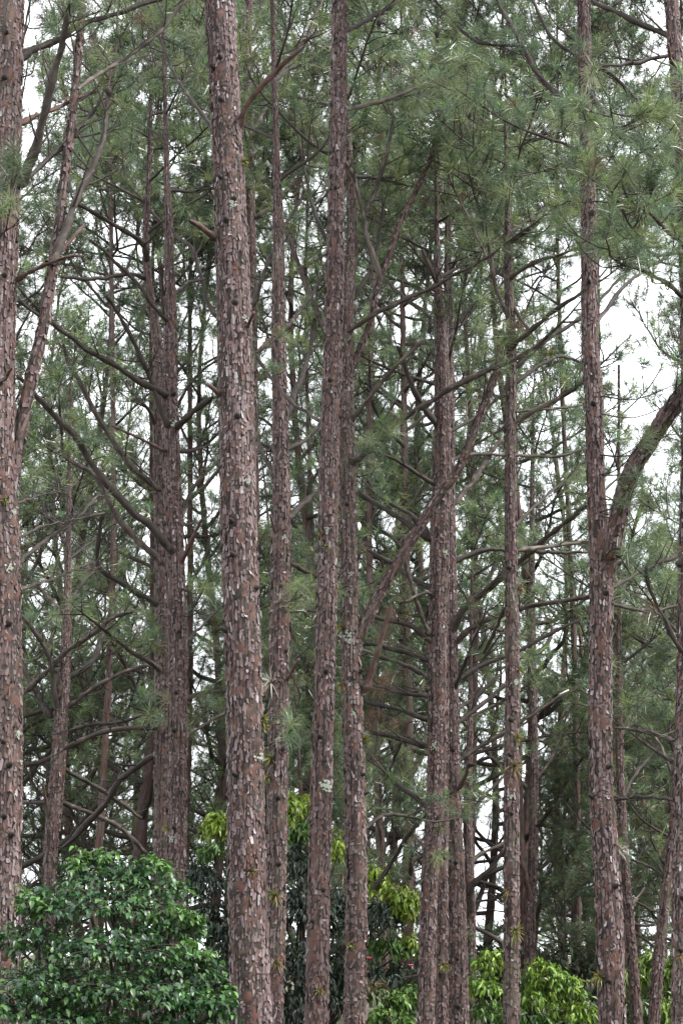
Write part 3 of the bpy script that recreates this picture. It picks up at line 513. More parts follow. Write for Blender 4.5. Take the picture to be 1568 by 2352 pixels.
LICHEN = {'big': [(535, 481, 9), (597, 1741, 11), (566, 1110, 8), (560, 745, 6)], 'slim': [(748, 1806, 16), (752, 1215, 6)], 'gable': [(800, 1462, 12), (806, 1320, 6), (812, 1640, 6)], 'pair': [(1020, 1267, 8), (996, 1722, 9)], 'mossy': [(1172, 1832, 9), (1182, 1570, 7)],
 'left': [(40, 1690, 9), (22, 1310, 10), (30, 1180, 8), (45, 1750, 7)], 'forkleft': [(401, 976, 12), (394, 1926, 7)], 'behind': [(644, 1370, 7), (652, 1240, 6)], 'pairback': [(1030, 1936, 8)], 'edge': [(1560, 1720, 6)]}
# x, y, size, kind (0 silvery, 1 yellow-green, 2 mossy brown), tree, label
AIR = [(622, 1566, 62, 0, 'behind', 'large spiky silver-white air plant on the dark grey pine'), (607, 1650, 26, 1, 'big', 'upper of two green air plant tufts on the thickest pine above its white lichen'),
 (610, 1675, 24, 1, 'big', 'dull green air plant tuft just below another, beside the thickest pine\'s white lichen'), (622, 1750, 32, 1, 'behind', 'bushy green air plant with reddish base, right of the white lichen patch'), (617, 1797, 22, 1, 'behind', 'small green air plant below the bushy one between the two trunks'),
 (632, 2050, 40, 1, 'behind', 'straggly yellow-green air plant low on the dark grey pine'), (634, 2212, 40, 2, 'behind', 'brownish air plant lowest on the dark grey pine'), (578, 2000, 24, 2, 'big', 'small dark air plant on a knot, front of the thickest pine'),
 (786, 1440, 26, 1, 'gable', 'yellow-green air plant beside the pale lichen at the limb fork'), (788, 1580, 24, 2, 'gable', 'faded air plant below the fork of the grey-green pine'), (838, 1697, 30, 1, 'gable', 'shaggy yellow-green air plant on the grey-green pine\'s right edge'),
 (735, 1226, 18, 1, 'slim', 'tiny green air plant on the slim pine, upper one'), (750, 1262, 18, 1, 'slim', 'tiny yellowish air plant on the slim pine, lower one'), (734, 2278, 22, 1, 'slim', 'green tufted air plant near the foot of the slim pine'),
 (1178, 1757, 44, 2, 'mossy', 'wide mossy collar of air plants round the dark mossy pine'), (1196, 1545, 24, 1, 'mossy', 'yellow air plant on the dark mossy pine beside a limb'), (1186, 1690, 26, 1, 'mossy', 'yellowish moss tuft just above the wide mossy collar'), (1190, 1350, 26, 2, 'mossy', 'brown-green air plant highest on the dark mossy pine\'s trunk'),
 (1166, 2044, 30, 2, 'mossy', 'brown air plant midway down the dark mossy pine'), (1182, 2135, 40, 1, 'mossy', 'olive air plant clump just above the bright shrub'), (1018, 2216, 34, 1, 'pairmid', 'thick mossy green clump wedged in the close trio of pines'), (1030, 2000, 18, 1, 'pairback', 'small yellow moss tuft on the trio\'s right-hand pine'),
 (558, 374, 26, 1, 'big', 'green air plant high on the thickest pine'), (12, 1155, 20, 1, 'left', 'yellow-green moss tuft on the left-border trunk'), (1428, 1955, 34, 0, 'right', 'spiky pinkish air plant on the red-brown pine\'s right edge'), (385, 1895, 18, 1, 'forkleft', 'tiny green tuft low on the forked purple-brown pine'),
 (808, 2170, 22, 1, 'gable', 'small green tuft low on the grey-green pine'), (1562, 2190, 22, 2, 'edge', 'small brown tuft low on the right-border pine'), (1378, 2240, 36, 1, 'right', 'pale green hanging tuft low on the red-brown pine\'s left edge'), (1265, 815, 26, 1, 'mossy', 'yellow moss tuft out on a limb of the dark mossy pine')]
CONES = {'slim': [(1003, 70), (870, 45)], 'right': [(1180, 288), (1248, 296), (1076, 255)], 'left': [(250, 200)]}
# ------------------------------------------------------------------ build those pines
TR = {}
def trunk_path(Y, outl, ztop):
    pts = [at(x, y, Y) for x, y, w in outl]; r = [w / 2 / FP * depth(p) for p, (x, y, w) in zip(pts, outl)]
    p0 = pts[0]; dirn = nrm(pts[0] - pts[1])
    if p0[2] > .1: k = (p0[2] + .15) / max(.3, -dirn[2]); pts.insert(0, p0 + dirn * k); r.insert(0, r[0] * 1.12)
    dirn = nrm(pts[-1] - pts[-2])
    if ztop > pts[-1][2] + .5:
        k = (ztop - pts[-1][2]) / max(.3, dirn[2]); pts.append(pts[-1] + dirn * k); r.append(max(.02, r[-1] * .35))
    pts = np.array(pts); Ls = np.linalg.norm(np.diff(pts, axis=0), axis=1).sum()
    return pts, np.array(r), Ls

def on_trunk(key, px, py):
    P, R = TR[key]['P'], TR[key]['R']; x, y, dep = proj(P)
    i = int(np.argmin(np.abs(y - py))); hw = R[i] / dep[i] * FP
    s_ = np.clip((px - x[i]) / hw, -.98, .98)
    c = EYE - P[i]; c[2] = 0; c = nrm(c); sd_ = np.array([-c[1], c[0], 0]) ; sd_ = sd_ if sd_[0] > 0 else -sd_
    nn_ = c * math.sqrt(1 - s_ * s_) + sd_ * s_
    return P[i] + nn_ * R[i], nn_, R[i]

for ti, (key, (Y, tone, algae, sides, outl, ztop, singles, label)) in enumerate(TREES.items()):
    pts, r, Ls = trunk_path(Y, outl, ztop)
    near = Y < 40
    n = int(Ls / (.050 if sides > 50 else .065 if near else .10)); sides = int(sides * .55); P = spline(pts, n); R = np.interp(np.linspace(0, len(r) - 1, n), np.arange(len(r)), r)
    base = np.array([P[0][0], P[0][1], 0.]); root = thing('pine_tree', label, 'tree', base)
    TR[key] = dict(P=P, R=R, root=root, tf=Tufts(), ends=[]); tfu = Tufts()
    v, q, col, fr = plated(P, R, sides, ti * 1.7 + .3, tone if not near else .10, algae, depth_=.016 if near else .010)
    a = Acc(); a.add(v, None, q, col); a.build('trunk', M_BARK, root)
    if near:
        plates(root, P, R * .985, fr, tone, algae, singles, .0205 if Y < 22 else .022, .057 if Y < 22 else .056, 40 + ti, .085 if algae < .2 else .045)
    tf = TR[key]['tf']
    for flag, bp, w0, w1, dy in BR.get(key, []):
        m_ = len(bp); raw = np.array([at(x, y, Y + dy * (k / (m_ - 1)) ** 1.2) for k, (x, y) in enumerate(bp)])
        Lb = np.linalg.norm(np.diff(raw, axis=0), axis=1).sum(); nb = max(6, int(Lb / (.05 if flag == 's' else .09)))
        B_ = spline(raw, nb); dp = depth(raw[0]); wk = 1.22 if flag in 'gd' else 1.0; r0, r1 = w0 * wk / 2 / FP * dp, w1 * wk / 2 / FP * dp
        if flag != 's' and nb > 6: B_[1:-1] += rng.normal(0, .006, (nb - 2, 3))
        Rb = np.linspace(r0, r1, nb) * (1 + .10 * np.exp(-np.arange(nb) * .5))
        acc = Acc()
        if flag == 's':
            v, q, col, fr2 = plated(B_, Rb, 24, ti + 9.1, .10, algae, .04, .08, .010); acc.add(v, None, q, col)
            so_ = acc.build('stem', M_BARK, root)
            if Y < 30: plates(root, B_, Rb * .985, fr2, tone - .05, algae, 0, .025, .055, 77 + ti)
            acc = Acc()
        else:
            Rb = Rb if flag != 'b' else Rb * np.linspace(1, .8, nb); Rn = Rb * (1 + rng.normal(0, .14, nb)); Rn[0] *= .4 if flag != 'b' else 1; t_ = .36 if flag == 'b' else .46 + rng.uniform(-.22, .22)
            cc = np.zeros((nb * 8, 3)); cc[:, 0] = np.clip(t_ + np.repeat(rng.normal(0, .12, nb), 8) + rng.normal(0, .13, nb * 8), .04, .95); cc[:, 2] = algae * .35
            if flag == 'b': cc[-8 * max(2, nb // 4):, 0] = rng.uniform(.2, .5, 8 * max(2, nb // 4))
            if w0 >= 11 and Lb > .5:
                n2_ = int(Lb / .045); Bs = spline(B_[::2] if nb > 8 else B_, n2_); Rs = np.interp(np.linspace(0, nb - 1, n2_), np.arange(nb), Rn); Rs[-1] *= .5
                v, q, col, _f = plated(Bs, Rs, 14, rng.random() * 90, t_, algae * .35, .03, .07, .012); acc.add(v, None, q, col)
            else:
                acc.tubes(B_, Rn, 8, (.4, .5, algae), cap=True); acc.c[-1] = np.vstack([cc, cc[-1:]])
        wood = Wood()
        if flag == 'g': hi = np.mean([q_[1] for q_ in bp]) < 620; dress(B_, r1, wood, tf, max(2, int(Lb * (1.5 if hi and key in ('right', 'edge') else 2.6 if hi else 1.3))), .35 if hi else .5, .7 if hi else .5, 3 if hi else 2, .22, keep=.9 if hi else .45)
        elif flag == 'd': dress(B_, r1, wood, tf, max(3, int(Lb * 4.5)), .22, .6, 2, .2, dead=key in ('left', 'shade', 'pairback', 'pair', 'lean') or rng.random() < .7, keep=.45)
        elif flag == 's': dress(B_[nb // 3:], r1, wood, tf, max(3, int(Lb * 1.4)), .5, .8, 3, .25)
        if flag in 'gd' and nb > 8:
            TR[key]['ends'].append(B_[nb // 3:])
            if flag == 'g':                                        # the bough goes on past what can be followed by eye
                e, de = walk(B_[-1], nrm(B_[-1] - B_[-3]), .9, 7, .05, .08); wood.add(e, r1 * .95, .006); dress(e, r1, wood, tf, 6 if hi else 3, .1, .6, 3 if hi else 2, .22)
        wood.fill(acc, 4, tone - .04)
        if acc.n: acc.build('branch_stub' if flag == 'b' else 'branch', M_BARK if flag == 'b' else M_WOOD, root, True)
    # boughs above the picture and at the hidden top
    zt = P[-1][2]; top_seen = at(784, -40, Y)[2] if min(y for x, y, w in outl) <= 0 else at(784, outl[-1][1] + 150, Y)[2]
    nbr = 9 if min(y for x, y, w in outl) <= 0 else 7
    for k in range(nbr if Y < 33 else 9):
        z = top_seen + (zt - top_seen) * (k + rng.random()) / nbr; i = int(np.argmin(np.abs(P[:, 2] - z)))
        az = k * 2.4 + rng.random(); el = rng.uniform(.2, .7); Lb = rng.uniform(1.4, 2.6) * (1 - .55 * k / nbr)
        B_, d_ = walk(P[i], np.array([math.cos(az) * math.cos(el), math.sin(az) * math.cos(el), math.sin(el)]), Lb, 10, .04, .06)
        acc = Acc(); wood = Wood(); acc.tubes(B_, np.linspace(min(R[i] * .6, .035), .010, 10), 6, (tone - .06, .5, algae))
        dress(B_, .02, wood, tfu, 9, .25, .75, 3, .26); wood.fill(acc, 4, tone - .05); acc.build('branch', M_WOOD, root, True)
    # tufts that hang close
    if key in NEAR:
        acc = Acc(); wood = Wood(); pool = np.vstack(TR[key]['ends'] + [P[::6]]); ptf = Tufts()
        for x, y in NEAR[key]:
            c = at(x, y, Y - rng.uniform(.2, 1.2)); d = np.linalg.norm((pool - c) * np.array([1, .6, 1.3]), axis=1) + .5 * np.maximum(0, pool[:, 2] - c[2]); b = pool[int(np.argmin(d))]
            m2 = (b + c) / 2 + np.array([0, 0, -.12]) ; wood.add(spline(np.array([b, m2, c]), 7), .010, .005)
            dk = 3 if key == 'pairback' else 1 if key in ('left', 'mossy', 'right') else 0
            ptf.add(c, nrm((c - b) * .4 + np.array([0, 0, .5]) + rng.normal(size=3) * .15), rng.uniform(.22, .30), dk)
            for _ in range(0 if key == 'right' else 1):
                e = c + rng.normal(size=3) * np.array([.16, .2, .12]); wood.add(spline(np.array([m2, (m2 + e) / 2 + [0, 0, -.05], e]), 7), .007, .004); ptf.add(e, nrm(np.array([rng.normal() * .4, rng.normal() * .4, .7])), .24, dk)
        wood.fill(acc, 4, .38); acc.build('twigs', M_WOOD, root, True, 'stuff')
        acc = Acc(); ptf.fill(acc, 84, .0042, .95); acc.build('needle_tuft', M_NEEDLE, root, False, 'stuff')
    acc = Acc(); tf.fill(acc, 62 if Y < 30 else 48, .0050 if Y < 24 else .0066, .4, bend=Y < 23); tfu.fill(acc, 24, .013, .4, bend=False); acc.build('crown', M_NEEDLE, root, False, 'stuff')
    # snapped-off knots
    for x, y in STUBS.get(key, []):
        p, nn_, rr_ = on_trunk(key, x, y); acc = Acc(); ln = rng.uniform(.03, .07); up = np.array([0, 0, .5])
        acc.tubes(np.array([p - nn_ * .03, p + nn_ * .006, p + nn_ * ln * .6 + up * .015, p + nn_ * ln + up * .03]), np.array([.042, .034, .024, .017]) * rng.uniform(.7, 1.15), 8, (.08, .5, .1), cap=True)
        acc.build('branch_stub', M_WOOD, root, True)
    for x, y, s_ in LICHEN.get(key, []):
        p, nn_, rr_ = on_trunk(key, x, y); acc = Acc(); rad = s_ / FP * Y; u = nrm(np.cross(UP, nn_)); v_ = np.cross(nn_, u)
        for _ in range(26):
            o2 = rng.normal(size=2) * rad * .5; n_ = 9; an = np.arange(n_) * 2 * math.pi / n_; rr2 = rad * rng.uniform(.10, .28) * rng.uniform(.7, 1.2, n_)
            off = lambda a1, b1, e: p + u * a1 + v_ * b1 + nn_ * (.014 + e - (a1 * a1) / (2 * rr_))
            V = [off(o2[0] + math.cos(t) * q_, o2[1] + math.sin(t) * q_, rng.uniform(0, .008)) for t, q_ in zip(an, rr2)] + [off(o2[0], o2[1], .006)]
            acc.add(V, [[k, (k + 1) % n_, n_] for k in range(n_)])
        acc.build('lichen_patch', M_LICHEN, root)
    for x, y in CONES.get(key, []):
        c = at(x, y, Y + .3); acc = Acc(); h_ = .10; zz = np.linspace(0, 1, 9)
        acc.tubes(np.stack([np.full(9, c[0]), np.full(9, c[1]), c[2] - zz * h_], -1), .036 * np.sin(np.pi * (zz * .85 + .1)) * np.where(np.arange(9) % 2, 1.12, .85), 9, (.09, .5, 0), cap=True)
        acc.tubes(spline(np.array([c + [.02, .05, .22], c + [.01, .02, .1], c]), 5), .006, 4, (.3, .5, 0)); acc.build('pine_cone', M_BARK, root, False)

# ------------------------------------------------------------------ air plants sitting on the bark
AC = [np.array([.36, .37, .33]), np.array([.17, .19, .06]), np.array([.15, .12, .06])]
for x, y, s_, kd, key, lab in AIR:
    if lab.startswith('yellow moss tuft out'): p = at(x, y, 24.2); nn_ = np.array([0, -.3, .9]); 
    else: p, nn_, _r = on_trunk(key, x, y)
    Yd = p[1]; L_ = s_ / FP * Yd * .74; o = Acc(); n_ = 54; K_ = 4
    d = nrm(nn_ * .75 + rng.normal(size=(n_, 3)) * .62 + UP * (.30 if kd < 2 else -.1)); ln = L_ * rng.uniform(.55, 1.2, n_)
    t = np.linspace(0, 1, K_)[None, :, None]; P_ = p + d[:, None] * ln[:, None, None] * t; P_[..., 2] -= (t[..., 0] ** 2) * ln[:, None] * rng.uniform(.05, .6, n_)[:, None]
    sd_ = nrm(np.cross(d, rng.normal(size=(n_, 3))))[:, None] * (np.array([1, .9, .6, .05])[None, :, None] * (.0095 if s_ > 40 else .008))
    V = np.stack([P_ - sd_, P_ + sd_], 2).reshape(-1, 3); k = np.arange(K_ - 1) * 2
    q = np.stack([k, k + 1, k + 3, k + 2], -1); q = (q[None] + (np.arange(n_) * K_ * 2)[:, None, None]).reshape(-1, 4)
    cl = AC[kd] * rng.uniform(.6, 1.35, (n_, 1)); rd = rng.random(n_) < .15; cl[rd] = [.20, .10, .05]
    o.add(V, None, q, np.repeat(cl, K_ * 2, 0)); ob = o.build('air_plant', M_AIR); ob['label'] = lab; ob['category'] = 'air plant'; ob['group'] = 'air plants growing on the pine trunks'

# ------------------------------------------------------------------ the pines behind: a few kinds, each copied with its parts
def pine_kind(H, cb, rad, nbr, Y, dens=1.0, kk=0, nn_=26, w=.0105, ntw=4, dead_low=True, r0=None):
    root = thing('pine_tree', '-', 'tree', (0, 0, 0)); r0 = r0 or .0056 * H; sw = .30 if H < 25.5 else .10
    K_ = 26; z = np.linspace(-.1, H, K_); ph = rng.random(2) * 6; ln = rng.normal(0, .008, 2)
    P = np.stack([ln[0] * z + sw * np.sin(z * .35 + ph[0]) - sw * math.sin(ph[0]), ln[1] * z + sw * np.sin(z * .3 + ph[1]) - sw * math.sin(ph[1]), z], -1)
    R = r0 * (1 - .92 * np.maximum(z / H, 0) ** .9) + .010; nP = 190 if Y < 50 else 60; P = spline(P, nP); R = np.interp(np.linspace(0, K_ - 1, nP), np.arange(K_), R)
    tone = rng.uniform(.40, .52)
    v, q, col, fr = plated(P, R, 22 if Y < 50 else 9, rng.random() * 50, .40, rng.uniform(.1, .6), .045, .16, .030); a = Acc(); a.add(v, None, q, col); a.build('trunk', M_BARK, root)
    tf = Tufts(); m_ = int(nbr * (1.3 if dead_low else 1)); zlo = cb * .3 if dead_low else cb; rest = Acc()
    for k in range(m_):
        zz = zlo + (H - .3 - zlo) * ((k + rng.random() * .6) / m_); i = int(np.argmin(np.abs(P[:, 2] - zz))); az = k * 2.399 + rng.normal() * .35
        dead = zz < cb; u = (zz - cb) / (H - cb) if not dead else 0
        Lb = rad * (1.05 - .85 * u ** 1.3) * rng.uniform(.65, 1.25) * (1 if not dead else .75); el = rng.uniform(-.1, .5) + .35 * max(u, 0)
        B_, d_ = walk(P[i], np.array([math.cos(az) * math.cos(el), math.sin(az) * math.cos(el), math.sin(el)]), Lb, 14, .06, .14)
        rb = min(R[i] * .62, .020 + .019 * Lb); acc = Acc(); acc.tubes(B_, np.linspace(rb, .013, 14), 6, (np.clip(.45 + rng.normal() * .14, .1, .8), .5, .3))
        wd = Wood(); dress(B_, rb * .6, wd, tf, max(4, int(Lb * 4.1 * dens)), .34, .45 * Lb if Lb < 2.4 else 1.05, ntw, .22, kk if kk else (1 if rng.random() < .2 else 0), dead=dead, gaps=False)
        wd.fill(acc, 3, .40)
        if Y < 50: acc.build('branch', M_WOOD, root, True)
        else:
            rest.v += acc.v; rest.c += acc.c; rest.f3 += [f + rest.n for f in acc.f3]; rest.f4 += [f + rest.n for f in acc.f4]; rest.n += acc.n
    if rest.n: rest.build('branches', M_WOOD, root, True, 'stuff')
    acc = Acc(); tf.fill(acc, nn_, w, .5, bend=False); acc.build('crown', M_NEEDLE, root, False, 'stuff')
    return root

USED = set()
def back_pine(kind, px, Y, label, group=None, s=1.0, rot=None, sz=1.0):
    """the first call for a kind moves the kind itself, the next ones copy it and its parts"""
    kids = list(kind.children)
    if kind.name in USED:
        o = kind.copy(); S.collection.objects.link(o)
        for ch in kids:
            c = ch.copy(); S.collection.objects.link(c); c.parent = o
    else: o = kind; USED.add(kind.name)
    o.location = ((px - 784) / FP * Y * 1.02, Y, 0); o.rotation_euler = (0, 0, rng.uniform(0, 6.28) if rot is None else rot); o.scale = (s, s, s * sz)
    o['label'] = label + where(px) if label.endswith(' ') else label; o['category'] = 'tree'
    if group: o['group'] = group
    elif 'group' in o.keys(): del o['group']

MARKS = [(5, 'left-border trunk'), (112, 'small pine with crossing limbs'), (390, 'forked purple-brown pine'), (577, 'thickest pine'), (632, 'dark grey pine'), (726, 'slim pink-brown pine'), (815, 'grey-green pine'),
         (1015, 'close trio'), (1174, 'dark mossy pine'), (1400, 'red-brown pine'), (1567, 'right-border pine')]
def where(px):
    if px < MARKS[0][0]: return 'left of the ' + MARKS[0][1]
    if px > MARKS[-1][0]: return 'right of the ' + MARKS[-1][1]
    k = [m[0] for m in MARKS if m[0] <= px]; a_, b_ = MARKS[len(k) - 1][1], MARKS[len(k)][1]
    return 'between the %s and the %s' % (a_, b_)
GM, GF = 'slender pines standing behind the main trunks', 'far pines closing the view'
LM = 'many-boughed background pine '
LF = 'far pale pine '
LY = 'young dark low-needled pine '
KM = [pine_kind(24, 4.2, 3.7, 40, 42, 1.15), pine_kind(23, 3.0, 3.5, 42, 42, 1.15), pine_kind(25, 5.5, 3.8, 40, 42, 1.15), pine_kind(22, 6.5, 2.6, 30, 42, 1.2)]
MID = [(228, 45, 0), (335, 40, 2), (480, 43, 1), (700, 39, 1), (920, 39, 0), (1015, 45, 2), (1160, 43, 0), (-25, 39, 1), (-110, 42, 0), (1690, 38, 1), (800, 46, 2)]
for k, (px, Y, kd) in enumerate(MID): back_pine(KM[kd], px, Y, LM, GM, rng.uniform(.94, 1.06))
back_pine(KM[3], 1300, 46, LM, GM, .75); back_pine(KM[1], 1440, 47, LM, GM, .55); back_pine(KM[0], 1560, 48, LM, GM, .6)
for k, (px, Y, kd, s) in enumerate([(110, 53, 0, 1.), (290, 56, 1, .95), (580, 54, 2, 1.), (760, 56, 0, 1.), (900, 54, 2, 1.), (1090, 55, 1, 1.), (1340, 55, 1, .5), (1500, 56, 1, .5), (1620, 54, 0, .9)]): back_pine(KM[kd], px, Y, LM, GM, s)
KY = pine_kind(10, 1.0, 1.8, 28, 40, 1.2, 1, 34, .010, 4, False)
for px, Y, s in [(1420, 40, 1.05), (1500, 37, .9), (1330, 44, .8), (1560, 43, 1.0), (1270, 40, .55)]: back_pine(KY, px, Y, LY, 'young dark pines behind the red-brown pine', s)
back_pine(KY, 70, 43, 'low dark blue-green pine between the left-border trunk and the small pine with crossing limbs', None, .8)
back_pine(KY, 690, 33, 'low dark pine in the gap between the thickest pine and the slim pink-brown pine', None, .8, sz=1.1)
back_pine(KY, 885, 36, 'dark shadowy pine crown behind the long leaning limb', None, .75, sz=1.15)
KH = [pine_kind(26, 15.5, 3.2, 36, 42, 1.4, 0, 26, .0105, 4, False, .085), pine_kind(25.9, 14, 3.0, 34, 42, 1.4, 0, 26, .0105, 4, False, .08)]
for px, Y, kd, s in [(1185, 39, 0, 1.0), (1300, 42, 0, 1.04), (1410, 38, 0, 1.02), (1590, 38, 0, 1.0), (1060, 40, 1, 1.1), (232, 38, 1, 1.05), (330, 41, 0, 1.0), (430, 41, 1, 1.1), (560, 38, 1, 1.15), (690, 42, 0, 1.0), (880, 38, 1, 1.15)]: back_pine(KH[kd], px, Y, 'high-crowned bare-stemmed background pine ', 'tall slim pines with high crowns', s)
KL = pine_kind(12, 1.6, 2.6, 30, 45, 1.0, 0, 26, .011, 4, False)
for px, Y, s in [(20, 50, 1.1), (150, 48, .85), (265, 52, 1.2), (520, 50, 1.1), (640, 48, 1.0), (760, 50, 1.1), (800, 52, .75), (1190, 53, .8), (1340, 50, .85), (1440, 52, 1.1), (1540, 50, 1.05), (1620, 47, 1.1), (-70, 48, 1.0)]:
    back_pine(KL, px, Y, 'middle-sized low-boughed background pine ', 'middle-sized pines of the second row', s)
KF = [pine_kind(25, 6, 3.2, 26, 60, .9, 0, 30, .012, 3), pine_kind(18, 4, 3.2, 20, 60, .9, 0, 26, .016, 3)]
for k in range(8):
    px = -60 + k * 228 + rng.uniform(-30, 30); Y = 56 + rng.uniform(-4, 8)
    if 1060 < px < 1130 or 1400 < px < 1500 or 380 < px < 440: continue
    back_pine(KF[0], px, Y, LF, GF, rng.uniform(.8, 1.0) * (.6 if px > 1330 else 1))
for k in range(9):
    px = -80 + k * 205 + rng.uniform(-40, 40); Y = 74 + rng.uniform(-6, 12)
    if 1080 < px < 1150 or 860 < px < 920: continue
    back_pine(KF[1], px, Y, LF, GF, rng.uniform(.7, 1.1))

# ------------------------------------------------------------------ broad-leaved shrubs
def leaf_tpl(droop, fold):
    ys = np.array([0, .18, .45, .75, 1.]); wd = np.array([0, .36, .5, .30, 0]); zz = -droop * ys ** 2
    v = [(0, 0, 0)] + [t for y, w_, z in list(zip(ys, wd, zz))[1:4] for t in ((-w_, y, z + fold * w_), (0, y, z), (w_, y, z + fold * w_))] + [(0, 1, zz[-1])]
    f = [(0, 2, 1), (0, 3, 2)] + [t for k in (1, 4) for t in ((k, k + 1, k + 4), (k, k + 4, k + 3), (k + 1, k + 2, k + 5), (k + 1, k + 5, k + 4))] + [(7, 8, 10), (8, 9, 10)]
    return np.array(v, float), np.array(f)
TPL = [leaf_tpl(.12, .25), leaf_tpl(.28, .35), leaf_tpl(.45, .2)]
LEAF_ME = []
for v, f in TPL:
    me = bpy.data.meshes.new('leaf'); me.from_pydata([tuple(x) for x in v], [], [tuple(map(int, x)) for x in f]); me.materials.append(M_LEAFO)
    me.polygons.foreach_set('use_smooth', np.ones(len(f), bool)); LEAF_ME.append(me)

def shrub(name, label, base, blobs, Lf, Wf, cols, hang, singles, per=7, group=None, stems=True, cat='shrub'):
    """blobs: x, y, distance, radius across, radius up, sprays, colour set"""
    root = thing(name, label, cat, base, group); base = np.array([base[0], base[1], 0.])
    C = []; A = []; Nn = []; Cc = []; Ls = []; wood = Wood(); acc = Acc()
    for bx, by, Y, rx, rz, ns, cs in blobs:
        c = at(bx, by, Y)
        if stems:
            m2 = base * .45 + c * .55 + rng.normal(size=3) * .12; P_ = spline(np.array([base + rng.normal(size=3) * [.1, .1, 0], m2, c]), 8); acc.tubes(P_, np.linspace(.028, .010, 8), 6, (.33, .5, .3))
        for _ in range(ns):
            d = rng.normal(size=3); d[2] = abs(d[2]) * 1.1 - .35; d = nrm(d); rr_ = rng.uniform(.45, 1.0) ** .5
            tip = c + d * np.array([rx, rx, rz]) * rr_; st = c + (tip - c) * .35
            sp = spline(np.array([st, (st + tip) / 2 + UP * .03, tip]), 5)
            if rng.random() < .6: wood.add(sp, .006, .003)
            od = nrm(np.array([d[0], d[1], .15 + .25 * d[2]]))
            for k in range(per):
                t = .35 + .65 * k / (per - 1); p = sp[0] + (sp[-1] - sp[0]) * t + rng.normal(size=3) * .25 * Lf
                az = k * 2.4 + rng.random(); out_ = nrm(od * .7 + np.array([math.cos(az), math.sin(az), 0]) * .8)
                a_ = nrm(out_ * (1 - hang) + np.array([0, 0, -1.]) * hang * rng.uniform(.6, 1.3) + rng.normal(size=3) * .24)
                nv = nrm(UP * (1 - .6 * hang) + out_ * hang + rng.normal(size=3) * .28); nv = nrm(nv - a_ * (nv @ a_))
                C.append(p); A.append(a_); Nn.append(nv); Ls.append(Lf * rng.uniform(.5, 1.3))
                cset = cols[cs]; Cc.append(np.array(cset[rng.integers(len(cset))]) * rng.uniform(.5, 1.5))
    C, A, Nn, Cc, Ls = map(np.array, (C, A, Nn, Cc, Ls)); Xv = np.cross(A, Nn); wl = Wf / Lf
    ty = rng.integers(0, 3, len(C))
    x, y, dep = proj(C); sc = np.where((x > 0) & (x < 1568) & (y > 0) & (y < 2352), Ls * Ls * (.3 + np.abs((Nn * nrm(EYE - C)).sum(1))) / (dep - dep.min() + .4) ** 2, 0)
    top = np.argsort(-sc)[:singles]; tm = np.zeros(len(C), bool); tm[top] = True; tm &= sc > 0
    for t in range(3):
        s_ = np.where((ty == t) & ~tm)[0]
        if not len(s_): continue
        v, f = TPL[t]; l_ = Ls[s_][:, None, None]
        V = C[s_][:, None] + Xv[s_][:, None] * v[None, :, 0:1] * l_ * wl + A[s_][:, None] * v[None, :, 1:2] * l_ + Nn[s_][:, None] * v[None, :, 2:3] * l_
        fa = Acc() if t == 0 else fa
        fa.add(V.reshape(-1, 3), (f[None] + (np.arange(len(s_)) * len(v))[:, None, None]).reshape(-1, 3), None, np.repeat(Cc[s_], len(v), 0))
    fa.build('foliage', M_LEAF, root, True, 'stuff')
    for k in np.where(tm)[0]:
        l_ = Ls[k]; m = Matrix(((Xv[k][0] * l_ * wl, A[k][0] * l_, Nn[k][0] * l_, C[k][0]), (Xv[k][1] * l_ * wl, A[k][1] * l_, Nn[k][1] * l_, C[k][1]), (Xv[k][2] * l_ * wl, A[k][2] * l_, Nn[k][2] * l_, C[k][2]), (0, 0, 0, 1)))
        inst('leaf', LEAF_ME[ty[k]], root, m, (*[float(q) for q in Cc[k]], 1))
    wood.fill(acc, 4, .33)
    if acc.n: acc.build('stem', M_WOOD, root, True)
    return root

G1 = {0: [(.060, .13, .030), (.030, .085, .026), (.024, .070, .028), (.040, .105, .026), (.020, .058, .028)], 1: [(.075, .17, .030), (.055, .13, .026)]}
shrub('leafy_bush', 'big rounded glossy dark green bush in the lower left corner', (at(250, 2300, 16)[0], 16.0, 0),
 [(230, 2020, 16.2, .42, .20, 60, 0), (340, 2060, 16.0, .42, .22, 70, 0), (130, 2080, 16.0, .36, .22, 55, 0), (240, 2090, 15.7, .55, .25, 90, 0), (390, 2150, 15.7, .34, .20, 60, 0), (90, 2170, 15.8, .36, .20, 55, 0), (270, 2190, 15.4, .62, .24, 110, 0), (420, 2230, 15.5, .36, .20, 65, 0),
  (120, 2260, 15.3, .5, .22, 80, 0), (300, 2290, 15.2, .62, .24, 110, 0), (450, 2320, 15.3, .34, .22, 70, 0), (60, 2330, 15.2, .5, .22, 80, 0), (220, 2380, 15.1, .7, .25, 110, 0), (420, 2400, 15.2, .5, .25, 80, 0), (200, 1985, 16.3, .22, .12, 20, 1), (340, 1995, 16.2, .24, .10, 22, 1), (400, 2110, 15.6, .22, .12, 20, 1), (440, 2190, 15.4, .2, .1, 20, 1), (90, 2090, 15.8, .2, .12, 16, 1), (500, 2290, 15.4, .16, .14, 20, 1), (175, 1968, 16.2, .14, .12, 8, 1), (250, 1972, 16.1, .12, .10, 7, 1), (300, 2000, 16.0, .16, .14, 10, 0), (60, 2050, 16.0, .12, .08, 7, 1), (20, 2150, 15.7, .12, .1, 8, 0), (445, 2120, 15.5, .10, .08, 8, 1), (520, 2310, 15.3, .08, .12, 8, 0), (150, 2440, 15.1, .8, .4, 90, 0), (400, 2480, 15.2, .7, .4, 80, 0)],
 .060, .034, G1, .38, 300, 9)
